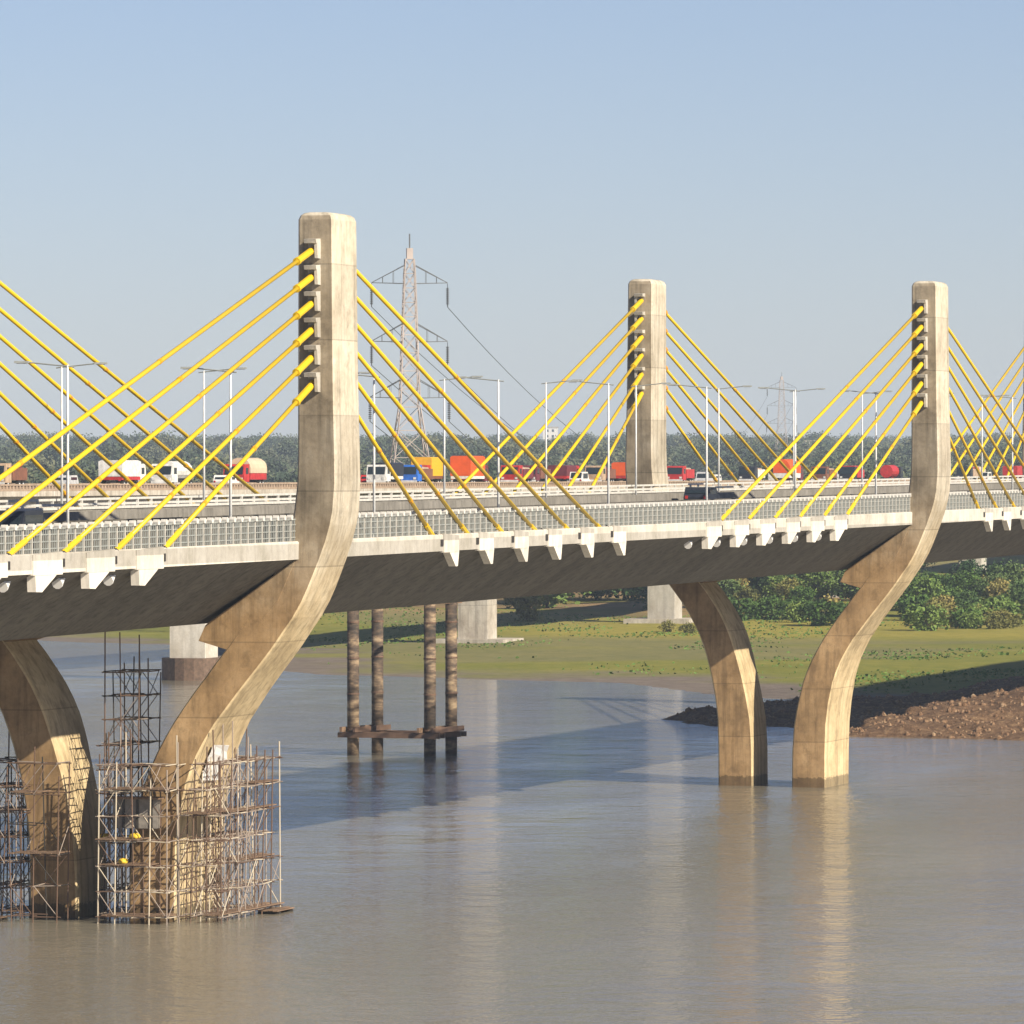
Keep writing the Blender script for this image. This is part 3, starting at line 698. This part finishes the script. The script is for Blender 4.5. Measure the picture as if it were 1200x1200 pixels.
for i, (x, y, z, lb) in enumerate(((-5.2, 9.6, Z0+.25+1.2*2+.12, 'yellow sack on a middle board against the left face of the large leg'), (-5.3, 9.0, Z0+.25+1.2*3+.12, 'yellow sack on the higher board against the left face of the large leg'),
                                 (-3.2, 11.2, Z0+.25+1.15*3+.12, 'yellow sack on the dark scaffold between the left legs'))):
    mb = MB()
    for k, (rx, zz) in enumerate(((.0, .38), (.22, .36), (.36, .22), (.38, .08), (.3, 0))): pass
    rings = [(.24, 0), (.29, .08), (.24, .18), (.12, .24)]
    V = []; n_ = 12
    for ri, zz in rings: V += [(ri*1.2*math.cos(2*math.pi*k/n_)*(1+.08*math.sin(3*k)), ri*.8*math.sin(2*math.pi*k/n_), zz+.02*math.sin(2*k)) for k in range(n_)]
    F = [(a*n_+k, a*n_+(k+1) % n_, (a+1)*n_+(k+1) % n_, (a+1)*n_+k) for a in range(3) for k in range(n_)]+[tuple(range(n_-1, -1, -1)), tuple(range(3*n_, 4*n_))]
    mb.add(V, F); o = mb.build('sack', M['sack'], None, True, (x, y, z)); o.rotation_euler = (0, 0, i); tag(o, lb, 'sack')

# workers (small, on the scaffold)
def worker(loc, rz, shirt, label, crouch=False):
    r = empty('person', loc, rz); tag(r, label, 'person')
    k = .62 if crouch else 1.0
    J = [((0, 0, .92*k), .13), ((0, 0, 1.15*k), .13), ((0, 0, 1.38*k+.03), .14), ((0, .01, 1.50*k+.06), .055), ((0, .02, 1.60*k+.08), .06),
         ((0, .17, 1.38*k+.03), .06), ((.10, .24, 1.12*k+.05), .045), ((.28, .20, .98*k+.1), .032), ((.34, .18, .96*k+.1), .03),
         ((0, -.17, 1.38*k+.03), .06), ((.08, -.25, 1.12*k+.05), .045), ((.26, -.18, 1.0*k+.1), .032), ((.32, -.16, 1.0*k+.1), .03),
         ((0 if not crouch else .3, .12, .50*k+(.16 if crouch else 0)), .075), ((-.03, .13, .08), .05), ((.12, .14, .04), .04),
         ((0 if not crouch else .3, -.12, .50*k+(.16 if crouch else 0)), .075), ((-.03, -.13, .08), .05), ((.12, -.14, .04), .04)]
    E = [(0, 1), (1, 2), (2, 3), (3, 4), (2, 5), (5, 6), (6, 7), (7, 8), (2, 9), (9, 10), (10, 11), (11, 12), (0, 13), (13, 14), (14, 15), (0, 16), (16, 17), (17, 18)]
    me = bpy.data.meshes.new('body'); me.from_pydata([j[0] for j in J], E, []); me.materials.append(M[shirt])
    o = link('body', me, r); md_ = o.modifiers.new('skin', 'SKIN')
    for i, j in enumerate(J): me.skin_vertices[0].data[i].radius = (j[1], j[1])
    me.skin_vertices[0].data[0].use_root = True
    o.modifiers.new('sub', 'SUBSURF').levels = 1
    hz = 1.60*k+.14
    V = []; n_ = 10
    for i in range(1, 7):
        t = math.pi*i/7
        V += [(.095*math.sin(t)*math.cos(2*math.pi*a/n_)*1.1+(.02 if abs(t-1.7) < .3 and a == 0 else 0), .078*math.sin(t)*math.sin(2*math.pi*a/n_), .12*math.cos(t)) for a in range(n_)]
    F = [(a*n_+b, a*n_+(b+1) % n_, (a+1)*n_+(b+1) % n_, (a+1)*n_+b) for a in range(5) for b in range(n_)]+[tuple(range(n_)), tuple(range(6*n_-1, 5*n_-1, -1))]
    MB().add(V, F).build('head', M['skin'], r, True, (.01, .0, hz))
    H = []
    for t in (0.05, .5, .95, 1.35, 1.5): H += [(.125*math.sin(t)*math.cos(2*math.pi*a/n_)*(1.18 if t > 1.4 else 1.05), .115*math.sin(t)*math.sin(2*math.pi*a/n_), .12*math.cos(t)+.03) for a in range(n_)]
    F = [(a*n_+b, a*n_+(b+1) % n_, (a+1)*n_+(b+1) % n_, (a+1)*n_+b) for a in range(4) for b in range(n_)]+[tuple(range(n_)), tuple(range(5*n_-1, 4*n_-1, -1))]
    MB().add(H, F).build('helmet', M['sack'], r, True, (.01, 0, hz+.02))
worker((-5.1, 16.6, ZW+.21), R(200), 'red', 'crouching worker in red with yellow helmet on a float at the left frame edge', True)

# ================================================================== CASING PILES
tr = empty('pile_trestle', (184.5, 50.2, ZW)); tag(tr, 'four stained steel casing piles tied by a rusty frame standing in the river', 'pile frame')
PP = [(-1.0, 3.3), (3.2, 2.6), (-1.6, -2.9), (2.6, -3.4)]
for (x, y) in PP:
    p = MB(); p.tube((x, y, -2), (x, y, 12.6), .45, 16); p.build('casing_pile', M['pile'], tr, True)
    for z in (1.9, 4.6, 7.3, 10):
        MB().tube((x, y, z), (x, y, z+.12), .49, 16).build('weld_ring', M['tube_dark'], tr)
for a, b in ((0, 2), (1, 3), (0, 1), (2, 3)):
    A = Vector((*PP[a], 1.55)); B = Vector((*PP[b], 1.55)); d = (B-A).normalized(); s = Vector((-d.y, d.x, 0))*.56
    zo = Vector((0, 0, 0 if a+b in (2, 4) and (a, b) != (2, 3) else .42))
    MB().bar(A-d*1.0+s+zo, B+d*1.0+s+zo, .2, .38).build('frame_beam', M['plank'], tr)
    MB().bar(A-d*1.0-s+zo, B+d*1.0-s+zo, .2, .38).build('frame_beam', M['tube_dark'], tr)
MB().bar((PP[2][0]-1, PP[2][1]+.2, 11.6), (PP[3][0]+2.0, PP[3][1]-.2, 11.6), .25, .3).build('head_beam', M['plank'], tr)

# ================================================================== TRANSMISSION TOWERS
def ray_at(px, py, D):
    s, c = math.sin(TH), math.cos(TH); L = (px-600)/FPX*D
    return (CX+s*D+c*L, CY+c*D-s*L, CZ + D*((600-py)/FPX-PITCH))
def tower(base, H, name_lab, arms, wide=9.5, scale=1.0, thin=.105):
    r = empty('transmission_tower', base, -TH+math.pi/2+R(8)); tag(r, name_lab, 'pylon tower', 'lattice power line towers')
    # local: X depth, Y across the view
    def hw(z): 
        t = z/H
        if t < .52: return wide/2*(1-t/.52)+1.25*(t/.52)
        return 1.25*(1-(t-.52)/.48)+.5*((t-.52)/.48) if t < .93 else .5*(1-(t-.93)/.07)+.05
    lv = [0, .11, .21, .30, .38, .455, .52, .57, .62, .67, .72, .77, .81, .85, .89, .93]
    for sx in (-1, 1):
        for sy in (-1, 1):
            m = MB()
            for a, b in zip(lv[:-1], lv[1:]):
                m.bar((sx*hw(a*H), sy*hw(a*H), a*H), (sx*hw(b*H), sy*hw(b*H), b*H), thin*1.3, thin*1.3)
            m.build('tower_leg', M['tower'], r)
    for a, b in zip(lv[:-1], lv[1:]):
        m = MB(); ha, hb = hw(a*H), hw(b*H); za, zb = a*H, b*H
        for s in (-1, 1):
            for (p, q_) in ((( s*ha, -ha, za), (s*hb, hb, zb)), ((s*ha, ha, za), (s*hb, -hb, zb)), ((-ha, s*ha, za), (hb, s*hb, zb)), ((ha, s*ha, za), (-hb, s*hb, zb)), ((s*hb, -hb, zb), (s*hb, hb, zb)), ((-hb, s*hb, zb), (hb, s*hb, zb))):
                m.bar(p, q_, thin*.75, thin*.75)
        m.build('bracing_panel', M['tower'], r)
    MB().prism([(-.4, -.4), (.4, -.4), (.4, .4), (-.4, .4)], 'z', .93*H, .96*H).build('peak_panel', M['tower'], r)
    MB().bar((0, 0, .955*H), (0, 0, H), thin*1.5, thin*1.5).build('lightning_spike', M['towerdark'], r)
    tips = []
    for (zf, half) in arms:
        z = zf*H; h0 = hw(z)
        for s in (-1, 1):
            m = MB(); tip = (0, s*half, z+.1)
            for sx in (-1, 1):
                m.bar((sx*h0, s*h0, z), tip, thin*.9, thin*.9); m.bar((sx*h0, s*h0, z+.05*H), tip, thin*.9, thin*.9)
                for t in (.33, .66):
                    m.bar((sx*h0*(1-t), s*(h0+(half-h0)*t), z), (sx*h0*(1-t), s*(h0+(half-h0)*t), z+.05*H*(1-t)), thin*.5, thin*.5)
            m.build('cross_arm', M['towerdark'], r)
            n_ = MB()
            n_.tube((0, s*half, z), (0, s*half, z-.02*H*1.0), .04*scale, 5)
            for k in range(9): n_.tube((0, s*half, z-.6*scale-k*.24*scale), (0, s*half, z-.72*scale-k*.24*scale), .20*scale, 8)
            n_.tube((0, s*half, z-.6*scale), (0, s*half, z-3.0*scale), .06*scale, 5)
            n_.build('insulator_string', M['darksteel'], r); tips.append(Vector((0, s*half, z-3.0*scale)))
    return r, tips
bpy.context.view_layer.update()
arms = [(.862, 4.9), (.70, 4.9), (.545, 5.1)]
b1 = ray_at(480, 554, 880); b1 = (b1[0], b1[1], -11.5)
H1 = ray_at(480, 274, 880)[2]-b1[2]
t1, tips1 = tower(b1, H1, 'tall pinkish lattice transmission tower behind the left pylon stays', arms)
b2 = ray_at(916, 554, 2300); b2 = (b2[0], b2[1], 0.0)
t2, tips2 = tower(b2, ray_at(916, 436, 2300)[2], 'faint distant lattice tower between middle and right pylon', arms, 6, 1.0, .07)
bpy.context.view_layer.update()
for k, (a, b) in enumerate(zip(tips1, tips2)):
    A = t1.matrix_world @ a; B = t2.matrix_world @ b; mb = MB(); n_ = 40; P = []
    for i in range(n_+1):
        t = i/n_; p = A.lerp(B, t); p.z -= 26*4*t*(1-t); P.append(p)
    for p, q_ in zip(P[:-1], P[1:]): mb.tube(p, q_, .055, 4, caps=False)
    o = mb.build('power_line', M['towerdark']); tag(o, 'thin %s power conductor sagging right from the %s arm of the lattice tower' % (('left hand', 'right hand')[k % 2], ('top', 'middle', 'lowest')[k//2]), 'power line', 'power conductors')

# ================================================================== WATER, LAND
wm = npmesh('river', [(-900, -900, ZW), (900, -900, ZW), (900, 900, ZW), (-900, 900, ZW)], [(0, 1, 2, 3)], M['water'])
tag(link('river_water', wm), kind='structure')

SH = np.array([(900, 900), (640, 420), (560, 262), (525, 201), (510, 189), (497, 169), (440, 148), (400, 128), (381, 115), (377, 105), (367, 90), (363, 78.5), (338, 65), (322, 57.5), (315, 48), (313, 42), (312, 37), (318, 20), (330, -10), (330, -900)], float)
def sdist(X, Y):
    d = np.full(X.shape, 1e9); sg = np.ones(X.shape)
    for a, b in zip(SH[:-1], SH[1:]):
        ab = b-a; t = np.clip(((X-a[0])*ab[0]+(Y-a[1])*ab[1])/(ab@ab), 0, 1)
        dx = X-(a[0]+ab[0]*t); dy = Y-(a[1]+ab[1]*t); dd = np.hypot(dx, dy)
        cr = ab[0]*(Y-a[1])-ab[1]*(X-a[0]); u = dd < d-1e-9
        sg = np.where(u, np.where(cr > 0, 1, -1), sg); d = np.where(u, dd, d)
    return d*sg
rg = np.random.default_rng(3)
def vnoise(X, Y, s, seed=0):
    r = np.random.default_rng(seed); T = r.random((256, 256)); x = X/s; y = Y/s
    xi = np.floor(x).astype(int); yi = np.floor(y).astype(int); fx = x-xi; fy = y-yi
    fx = fx*fx*(3-2*fx); fy = fy*fy*(3-2*fy); g = lambda a, b: T[a % 256, b % 256]
    return (g(xi, yi)*(1-fx)+g(xi+1, yi)*fx)*(1-fy)+(g(xi, yi+1)*(1-fx)+g(xi+1, yi+1)*fx)*fy
def smooth(x, a, b): t = np.clip((x-a)/(b-a), 0, 1); return t*t*(3-2*t)
SN, CS = math.sin(TH), math.cos(TH)
def height(X, Y):
    d = sdist(X, Y); D = (X-CX)*SN+(Y-CY)*CS; Lr = ((X-CX)*CS-(Y-CY)*SN)/np.maximum(D, 50)*FPX
    h = ZW + np.where(d < 0, np.maximum(-2.5, d*.06), np.minimum(d*.012, .55))
    n = vnoise(X, Y, 30, 1)-.5; n2 = vnoise(X, Y, 7, 2)-.5
    h += (n*.5+n2*.16)*smooth(d, 3, 40)
    back = smooth(D, 930, 1500)*5.5+smooth(D, 1500, 2600)*10
    ridge = smooth(D, 2200, 5200)*(7+13*vnoise(X, Y, 900, 4)+8*vnoise(X, Y, 320, 5))
    h += back+ridge
    h += smooth(D, 930, 980)*vnoise(X, Y, 45, 6)*2.2
    return h, d, D, Lr
def grid(xs, ys, name):
    X, Y = np.meshgrid(xs, ys, indexing='ij'); H, d, D, Lr = height(X, Y)
    V = np.stack([X, Y, H], -1).reshape(-1, 3); a, b = len(xs), len(ys)
    i, j = np.meshgrid(np.arange(a-1), np.arange(b-1), indexing='ij'); k = (i*b+j).ravel()
    F = np.stack([k, k+b, k+b+1, k+1], -1)
    me = npmesh(name, V, F, M['ground'], True)
    mud = 1-smooth(d+(vnoise(X, Y, 14, 8)-.5)*20+(vnoise(X, Y, 5, 18)-.5)*8, 6, 22)
    mud = np.maximum(mud, (.35)*smooth(vnoise(X, Y, 40, 9)+vnoise(X, Y*.4, 12, 29)*.3, .78, .95)*smooth(d, 0, 30))
    dry = smooth(D, 950, 985)*smooth(vnoise(X, Y, 28, 10), .25, .6)
    yel = smooth(D, 845, 880)*(1-smooth(D, 950, 985))*smooth(Lr, -80, 60)*(.55+.45*vnoise(X, Y, 22, 11))
    c = np.stack([mud, dry, yel, np.ones_like(mud)], -1).reshape(-1, 4).astype(np.float32)
    at = me.color_attributes.new('zone', 'FLOAT_COLOR', 'POINT'); at.data.foreach_set('color', c.ravel())
    return link(name, me)
xs = np.concatenate([np.arange(200, 1100, 3.0), np.arange(1100, 2200, 20.0), np.arange(2200, 9001, 100.0)])
ys = np.concatenate([np.arange(-3500, -300, 200.0), np.arange(-300, 20, 8.0), np.arange(20, 330, 3.0), np.arange(330, 900, 14.0), np.arange(900, 5001, 100.0)])
tag(grid(xs, ys, 'far_bank_ground'), kind='structure')

# rubble spit in the foreground right
PL = np.array([(263, 49.5), (256, 45), (249, 41), (250, 35), (238, 29), (230, 24.5), (226.5, 17), (226, 10), (224, -20), (215, -90), (420, -90), (420, 20), (403, 43.5), (372, 40), (340, 39), (318, 37), (303, 38.5), (299, 44), (290, 48), (275, 50)], float)
def pdist(X, Y, P):
    d = np.full(X.shape, 1e9); ins = np.zeros(X.shape, bool)
    for a, b in zip(P, np.roll(P, -1, 0)):
        ab = b-a; t = np.clip(((X-a[0])*ab[0]+(Y-a[1])*ab[1])/(ab@ab), 0, 1)
        d = np.minimum(d, np.hypot(X-(a[0]+ab[0]*t), Y-(a[1]+ab[1]*t)))
        c = ((a[1] > Y) != (b[1] > Y)) & (X < (b[0]-a[0])*(Y-a[1])/(b[1]-a[1]+1e-12)+a[0]); ins ^= c
    return np.where(ins, d, -d)
def rub_h(X, Y):
    d = pdist(X, Y, PL)+(vnoise(X, Y, 5, 20)-.5)*2.5
    cap = .8+3.2*(1-smooth(Y, 6, 32))*smooth(X, 228, 262)+.5*smooth(X, 300, 400)
    h = np.where(d > 0, cap*(1-np.exp(-d*.32/cap)), d*.3)
    return ZW+h+smooth(d, 0, 3)*((vnoise(X, Y, 3.5, 21)-.5)*.9+(vnoise(X, Y, 1.4, 22)-.5)*.4)
xs = np.concatenate([np.arange(216, 300, .7), np.arange(300, 422, 1.6)]); ys = np.concatenate([np.arange(-90, -10, 3.0), np.arange(-10, 54, .7)])
X, Y = np.meshgrid(xs, ys, indexing='ij'); H = np.maximum(rub_h(X, Y), ZW-3)
V = np.stack([X, Y, H], -1).reshape(-1, 3); b_ = len(ys); i, j = np.meshgrid(np.arange(len(xs)-1), np.arange(b_-1), indexing='ij'); k = (i*b_+j).ravel()
o = link('rubble_bank', npmesh('rubble_bank', V, np.stack([k, k+b_, k+b_+1, k+1], -1), M['rubble'], False)); tag(o, kind='structure')
# stones on it
N = 7500
px = 222+rg.random(N)**1.3*120; py = -12+rg.random(N)*60; hh = rub_h(px, py); ok = hh > ZW+.05; px, py, hh = px[ok], py[ok], hh[ok]
ico = np.array([(0, 0, 1), (.9, 0, .3), (.28, .85, .3), (-.72, .53, .3), (-.72, -.53, .3), (.28, -.85, .3), (.7, .5, -.5), (-.3, .8, -.5), (-.9, 0, -.5), (-.3, -.8, -.5), (.7, -.5, -.5)])
fi = np.array([(0, 1, 2), (0, 2, 3), (0, 3, 4), (0, 4, 5), (0, 5, 1), (1, 6, 2), (2, 7, 3), (3, 8, 4), (4, 9, 5), (5, 10, 1), (6, 7, 2), (7, 8, 3), (8, 9, 4), (9, 10, 5), (10, 6, 1)])
s = .06+.24*rg.random(len(px))**3; sc = rg.uniform(.6, 1.4, (len(px), 3))*s[:, None]
V = (ico[None]*rg.uniform(.75, 1.2, (len(px), 11, 1)))*sc[:, None, :]+np.stack([px, py, hh+.03], -1)[:, None, :]
F = (fi[None]+np.arange(len(px))[:, None, None]*11).reshape(-1, 3)
tag(link('loose_stones', npmesh('loose_stones', V.reshape(-1, 3), F, M['rock'])), 'brown and pale loose stones scattered over the rubble spit at right', 'stones', kind='stuff')

# ================================================================== TREES
def crown_mesh(name, seed, w_, h_, n_cl, n_leaf, card, mat, low=.12):
    r = np.random.default_rng(seed)
    th = r.random(n_cl)*2*np.pi; u = r.random(n_cl); z = low+(1-low)*u
    prof = np.sin(np.clip((z-low)/(1-low), 0.02, .98)*np.pi)**.55
    rad = prof*w_/2*r.uniform(.25, 1.0, n_cl)
    C_ = np.stack([rad*np.cos(th)+r.normal(0, w_*.04, n_cl), rad*np.sin(th)+r.normal(0, w_*.04, n_cl), z*h_], -1)
    cr = r.uniform(.09, .2, n_cl)*w_
    P = np.repeat(C_, n_leaf, 0)+r.normal(0, 1, (n_cl*n_leaf, 3))*np.repeat(cr, n_leaf)[:, None]*np.array([.55, .55, .42])
    P[:, 2] = np.maximum(P[:, 2], h_*.03)
    n_ = len(P); a = r.normal(0, 1, (n_, 3)); a[:, 2] *= .6; a /= np.linalg.norm(a, axis=1)[:, None]; b = np.cross(a, r.normal(0, 1, (n_, 3))); b /= np.linalg.norm(b, axis=1)[:, None]
    s = card*r.uniform(.6, 1.4, n_)[:, None]
    V = np.stack([P-a*s-b*s*.6, P+a*s-b*s*.6, P+a*s+b*s*.6, P-a*s+b*s*.6], 1).reshape(-1, 3)
    return npmesh(name, V, np.arange(len(V)).reshape(-1, 4), mat)
def trunk_mesh(name, seed, h_, w_):
    r = random.Random(seed); m = MB(); m.tube((0, 0, -.4), (.1, 0, h_*.35), .035*h_, 7, .022*h_)
    for k in range(6):
        t = 2*math.pi*k/6+r.random(); z0 = h_*r.uniform(.2, .38); rr_ = w_*.33*r.uniform(.6, 1)
        m.tube((.05, 0, z0), (rr_*math.cos(t), rr_*math.sin(t), h_*r.uniform(.55, .8)), .014*h_, 5, .005*h_)
    me = m.mesh(name, M['wood']); return me
kinds = []
for k, (w_, h_, nc_, nl, cd, mt, low) in enumerate(((9, 7.5, 70, 34, .26, 'leaf', .12), (7, 6.2, 55, 34, .24, 'leaf2', .08), (10.5, 8.6, 80, 34, .28, 'leaf3', .14), (5.5, 3.6, 40, 30, .2, 'leaf', .02), (4.5, 2.8, 34, 28, .18, 'leaf2', .02), (9, 7.0, 60, 40, .22, 'leaf4', .10))):
    kinds.append((crown_mesh('crown', 40+k, w_, h_, nc_, nl, cd, M[mt], low), trunk_mesh('trunk', k, h_, w_), w_, h_))
def tree(k, x, y, s, label, group):
    hh_ = float(height(np.array([x]), np.array([y]))[0][0])
    cm, tm, w_, h_ = kinds[k]; nm = 'bush' if k in (3, 4) else 'tree'
    r = empty(nm, (x, y, hh_-.1), rnd.random()*6.3); r.scale = (s, s, s*rnd.uniform(.85, 1.15))
    link('crown', cm, r); link('trunk', tm, r); tag(r, label, nm, group)
def pxy(px_, D): p = ray_at(px_, 600, D); return p[0], p[1]
KW = ('light green rounded', 'narrow olive green', 'broad dark green', 'low green', 'low olive', 'haze toned pale')
def scatter(n_, x0, x1, d0, d1, ks, s0, s1, where, group, seed):
    r = random.Random(seed)
    for i in range(n_):
        D = d0+(d1-d0)*r.random(); t = r.random(); x, y = pxy(x0+(x1-x0)*t, D); k = r.choice(ks)
        side = ('left end', 'far left', 'left', 'centre left', 'centre', 'centre right', 'right', 'far right', 'right end')[min(8, int(t*9))]; row = ('front', 'second', 'third', 'back')[min(3, int((D-d0)/(d1-d0)*4))]; S_ = r.uniform(s0, s1)*(r.uniform(.75, 1.3) if k < 3 else 1); sz = 'small' if S_ < .62 else 'tall' if S_ > .85 else 'middling'
        tree(k, x, y, S_, '%s %s %s, %s row, %s of %s' % (sz, KW[k], 'bush' if k in (3, 4) else 'tree', row, side, where), group)
tree(3, *pxy(1086, 905), 1.0, 'single rounded green bush standing on the yellow field right of the right leg', None)
tree(3, *pxy(962, 930), 1.1, 'dark green bush left of the right leg at the field edge', None)
tree(1, *pxy(618, 950), .8, 'green bush just right of the old bridge pier behind the casing piles', None)
tree(3, *pxy(905, 960), .9, 'low green bush right of the dark middle leg', None)
tree(4, *pxy(782, 900), .5, 'small dark shrub on the field left of the middle leg', None)
tree(4, *pxy(806, 895), .5, 'smaller dark shrub on the field touching the middle leg', None)
scatter(62, 1070, 1235, 965, 1085, (0, 1, 1, 2, 0), .28, .55, 'the right hand grove', 'trees in the right hand grove', 11)
scatter(30, 1060, 1230, 915, 975, (3, 4, 4), .4, 1.0, 'the right hand grove', 'bushes before the right hand grove', 12)
scatter(54, 845, 1075, 970, 1180, (0, 2, 1, 0), .36, .72, 'the middle grove', 'trees in the middle grove', 13)
scatter(18, 850, 1060, 935, 985, (3, 4), .5, 1.0, 'the middle grove', 'bushes before the middle grove', 14)
scatter(46, 575, 840, 995, 1300, (2, 2, 0), .8, 1.2, 'the grove behind the old piers', 'trees left of the middle leg', 15)
scatter(14, 380, 560, 1000, 1300, (2, 0), .8, 1.1, 'the grove behind the casing piles', 'trees behind the casing piles', 16)
scatter(24, -60, 380, 1100, 1400, (2, 0, 1, 5), .8, 1.1, 'the left bank wood', 'trees on the left bank', 17)

# rough tufts, weeds and low scrub over the field and along the shore: too many to count
N = 34000
Dd = 640+340*rg.random(N); Pp = 250+1000*rg.random(N); Lx = (Pp-600)/FPX*Dd
tx = CX+SN*Dd+CS*Lx; ty = CY+CS*Dd-SN*Lx; hh, dd_, _, _ = height(tx, ty)
dens = smooth(vnoise(tx*.35, ty, 9, 61)*.55+vnoise(tx*.3, ty, 26, 62)*.5+vnoise(tx, ty, 3, 63)*.25, .60, .98)*smooth(dd_, 8, 26)+.5*smooth(Dd, 930, 975)
ok = rg.random(N) < dens; tx, ty, hh = tx[ok], ty[ok], hh[ok]; n_ = len(tx)
an = rg.random(n_)*6.28; ws = rg.uniform(.06, .24, n_); hs = rg.uniform(.05, .24, n_)
a_ = np.stack([np.cos(an)*ws, np.sin(an)*ws, np.zeros(n_)], -1); o_ = np.stack([tx, ty, hh-.03], -1); up_ = np.stack([rg.normal(0, .1, n_), rg.normal(0, .1, n_), hs], -1)
V = np.stack([o_-a_, o_+a_, o_+a_*.7+up_, o_-a_*.6+up_*1.1], 1).reshape(-1, 3)
tag(link('field_tufts', npmesh('field_tufts', V, np.arange(len(V)).reshape(-1, 4), M['leaf'])), 'rough tufts and weeds dotting the green river flat', 'grass', kind='stuff')

# far woodland, one mass seen above the old bridge
def far_wood(name, n_, d0, d1, seed, crown, smin, smax, label):
    r = np.random.default_rng(seed); D = np.sqrt(d0**2+(d1**2-d0**2)*r.random(n_)); px_ = -260+1720*r.random(n_)
    L = (px_-600)/FPX*D; X_ = CX+SN*D+CS*L; Y_ = CY+CS*D-SN*L
    keep = vnoise(X_, Y_, 60, seed+1)*.5+vnoise(X_, Y_, 200, seed+2)*.5 > .42; X_, Y_ = X_[keep], Y_[keep]; H_ = height(X_, Y_)[0]
    me = bpy.data.meshes.new(name); me.vertices.add(len(X_)); me.vertices.foreach_set('co', np.stack([X_, Y_, H_], -1).astype(np.float32).ravel()); me.update()
    o_ = link(name, me); tag(o_, label, 'woodland', kind='stuff')
    g = bpy.data.node_groups.new(name, 'GeometryNodeTree'); g.interface.new_socket('Geometry', in_out='INPUT', socket_type='NodeSocketGeometry'); g.interface.new_socket('Geometry', in_out='OUTPUT', socket_type='NodeSocketGeometry')
    N_ = g.nodes.new; gi = N_('NodeGroupInput'); go = N_('NodeGroupOutput'); ip = N_('GeometryNodeInstanceOnPoints'); oi = N_('GeometryNodeObjectInfo'); oi.inputs['Object'].default_value = crown
    oi.transform_space = 'ORIGINAL'
    rv = N_('FunctionNodeRandomValue'); rv.data_type = 'FLOAT_VECTOR'; rv.inputs[0].default_value = (0, 0, 0); rv.inputs[1].default_value = (0, 0, 6.28)
    rs_ = N_('FunctionNodeRandomValue'); rs_.data_type = 'FLOAT'; rs_.inputs[2].default_value = smin; rs_.inputs[3].default_value = smax
    L_ = g.links.new; L_(gi.outputs[0], ip.inputs['Points']); L_(oi.outputs['Geometry'], ip.inputs['Instance']); L_(rv.outputs[0], ip.inputs['Rotation']); L_(rs_.outputs[1], ip.inputs['Scale']); L_(ip.outputs[0], go.inputs[0])
    o_.modifiers.new('scatter', 'NODES').node_group = g
crowns = {}
for o in bpy.data.objects:
    if o.name.startswith('crown') and o.data.name not in crowns: crowns[o.data.name] = o
cl = [crowns[kinds[k][0].name] for k in (0, 5, 5) if kinds[k][0].name in crowns]
cl = [cl[-1]]*3
far_wood('near_woodland', 1100, 1350, 2300, 51, cl[2], .7, 2.1, 'hazy dark green trees just above the old bridge traffic')
far_wood('far_woodland', 5200, 2300, 5600, 52, cl[0], .8, 2.2, 'blue green hazy wooded ridge along the horizon')

# far buildings
for (px_, D, w_, h_, lb) in ((645, 5000, 11, 26, 'tiny pale hazy tower block on the horizon left of the middle pylon'), (656, 5050, 9, 17, 'lower pale hazy block beside the tiny tower block left of the middle pylon'), (96, 3400, 16, 10, 'tiny white building in the hazy woods at left'), (52, 4200, 12, 14, 'tiny pale block left of the leftmost lamp pair'), (300, 3900, 14, 12, 'tiny pale house in the haze left of the large pylon'), (690, 3000, 12, 9, 'tiny pale house left of the middle pylon stays'), (945, 3300, 9, 14, 'tiny pale block beside the lamp near the right pylon stays')):
    x, y = pxy(px_, D); hz = float(height(np.array([x]), np.array([y]))[0][0]); r = empty('distant_building', (x, y, hz), -TH); tag(r, lb, 'building')
    MB().box(-w_/2, w_/2, -6, 6, -1, h_).build('wall', M['vwhite'], r); MB().box(-w_/2-.4, w_/2+.4, -6.4, 6.4, h_+.004, h_+.8).build('roof', M['old'], r)
    for zz in range(3, int(h_)-2, 4):
        for xx in range(int(-w_/2)+2, int(w_/2)-1, 4): MB().box(xx, xx+1.6, -6.05, -5.9, zz, zz+1.8).build('window', M['glass'], r)

# ================================================================== HAZE
hm = bpy.data.materials.new('haze_air'); hm.use_nodes = True; hm.node_tree.nodes.clear()
ho = hm.node_tree.nodes.new('ShaderNodeOutputMaterial'); hv = hm.node_tree.nodes.new('ShaderNodeVolumePrincipled')
hv.inputs['Color'].default_value = (.68, .82, 1.0, 1); hv.inputs['Density'].default_value = .00010; hv.inputs['Anisotropy'].default_value = 0.0
hm.node_tree.links.new(hv.outputs[0], ho.inputs['Volume'])
hb = MB().box(-950, 9300, -3700, 5200, -24, 110).build('haze', hm); tag(hb, 'thin pale blue haze over river and plain', 'haze', kind='stuff')
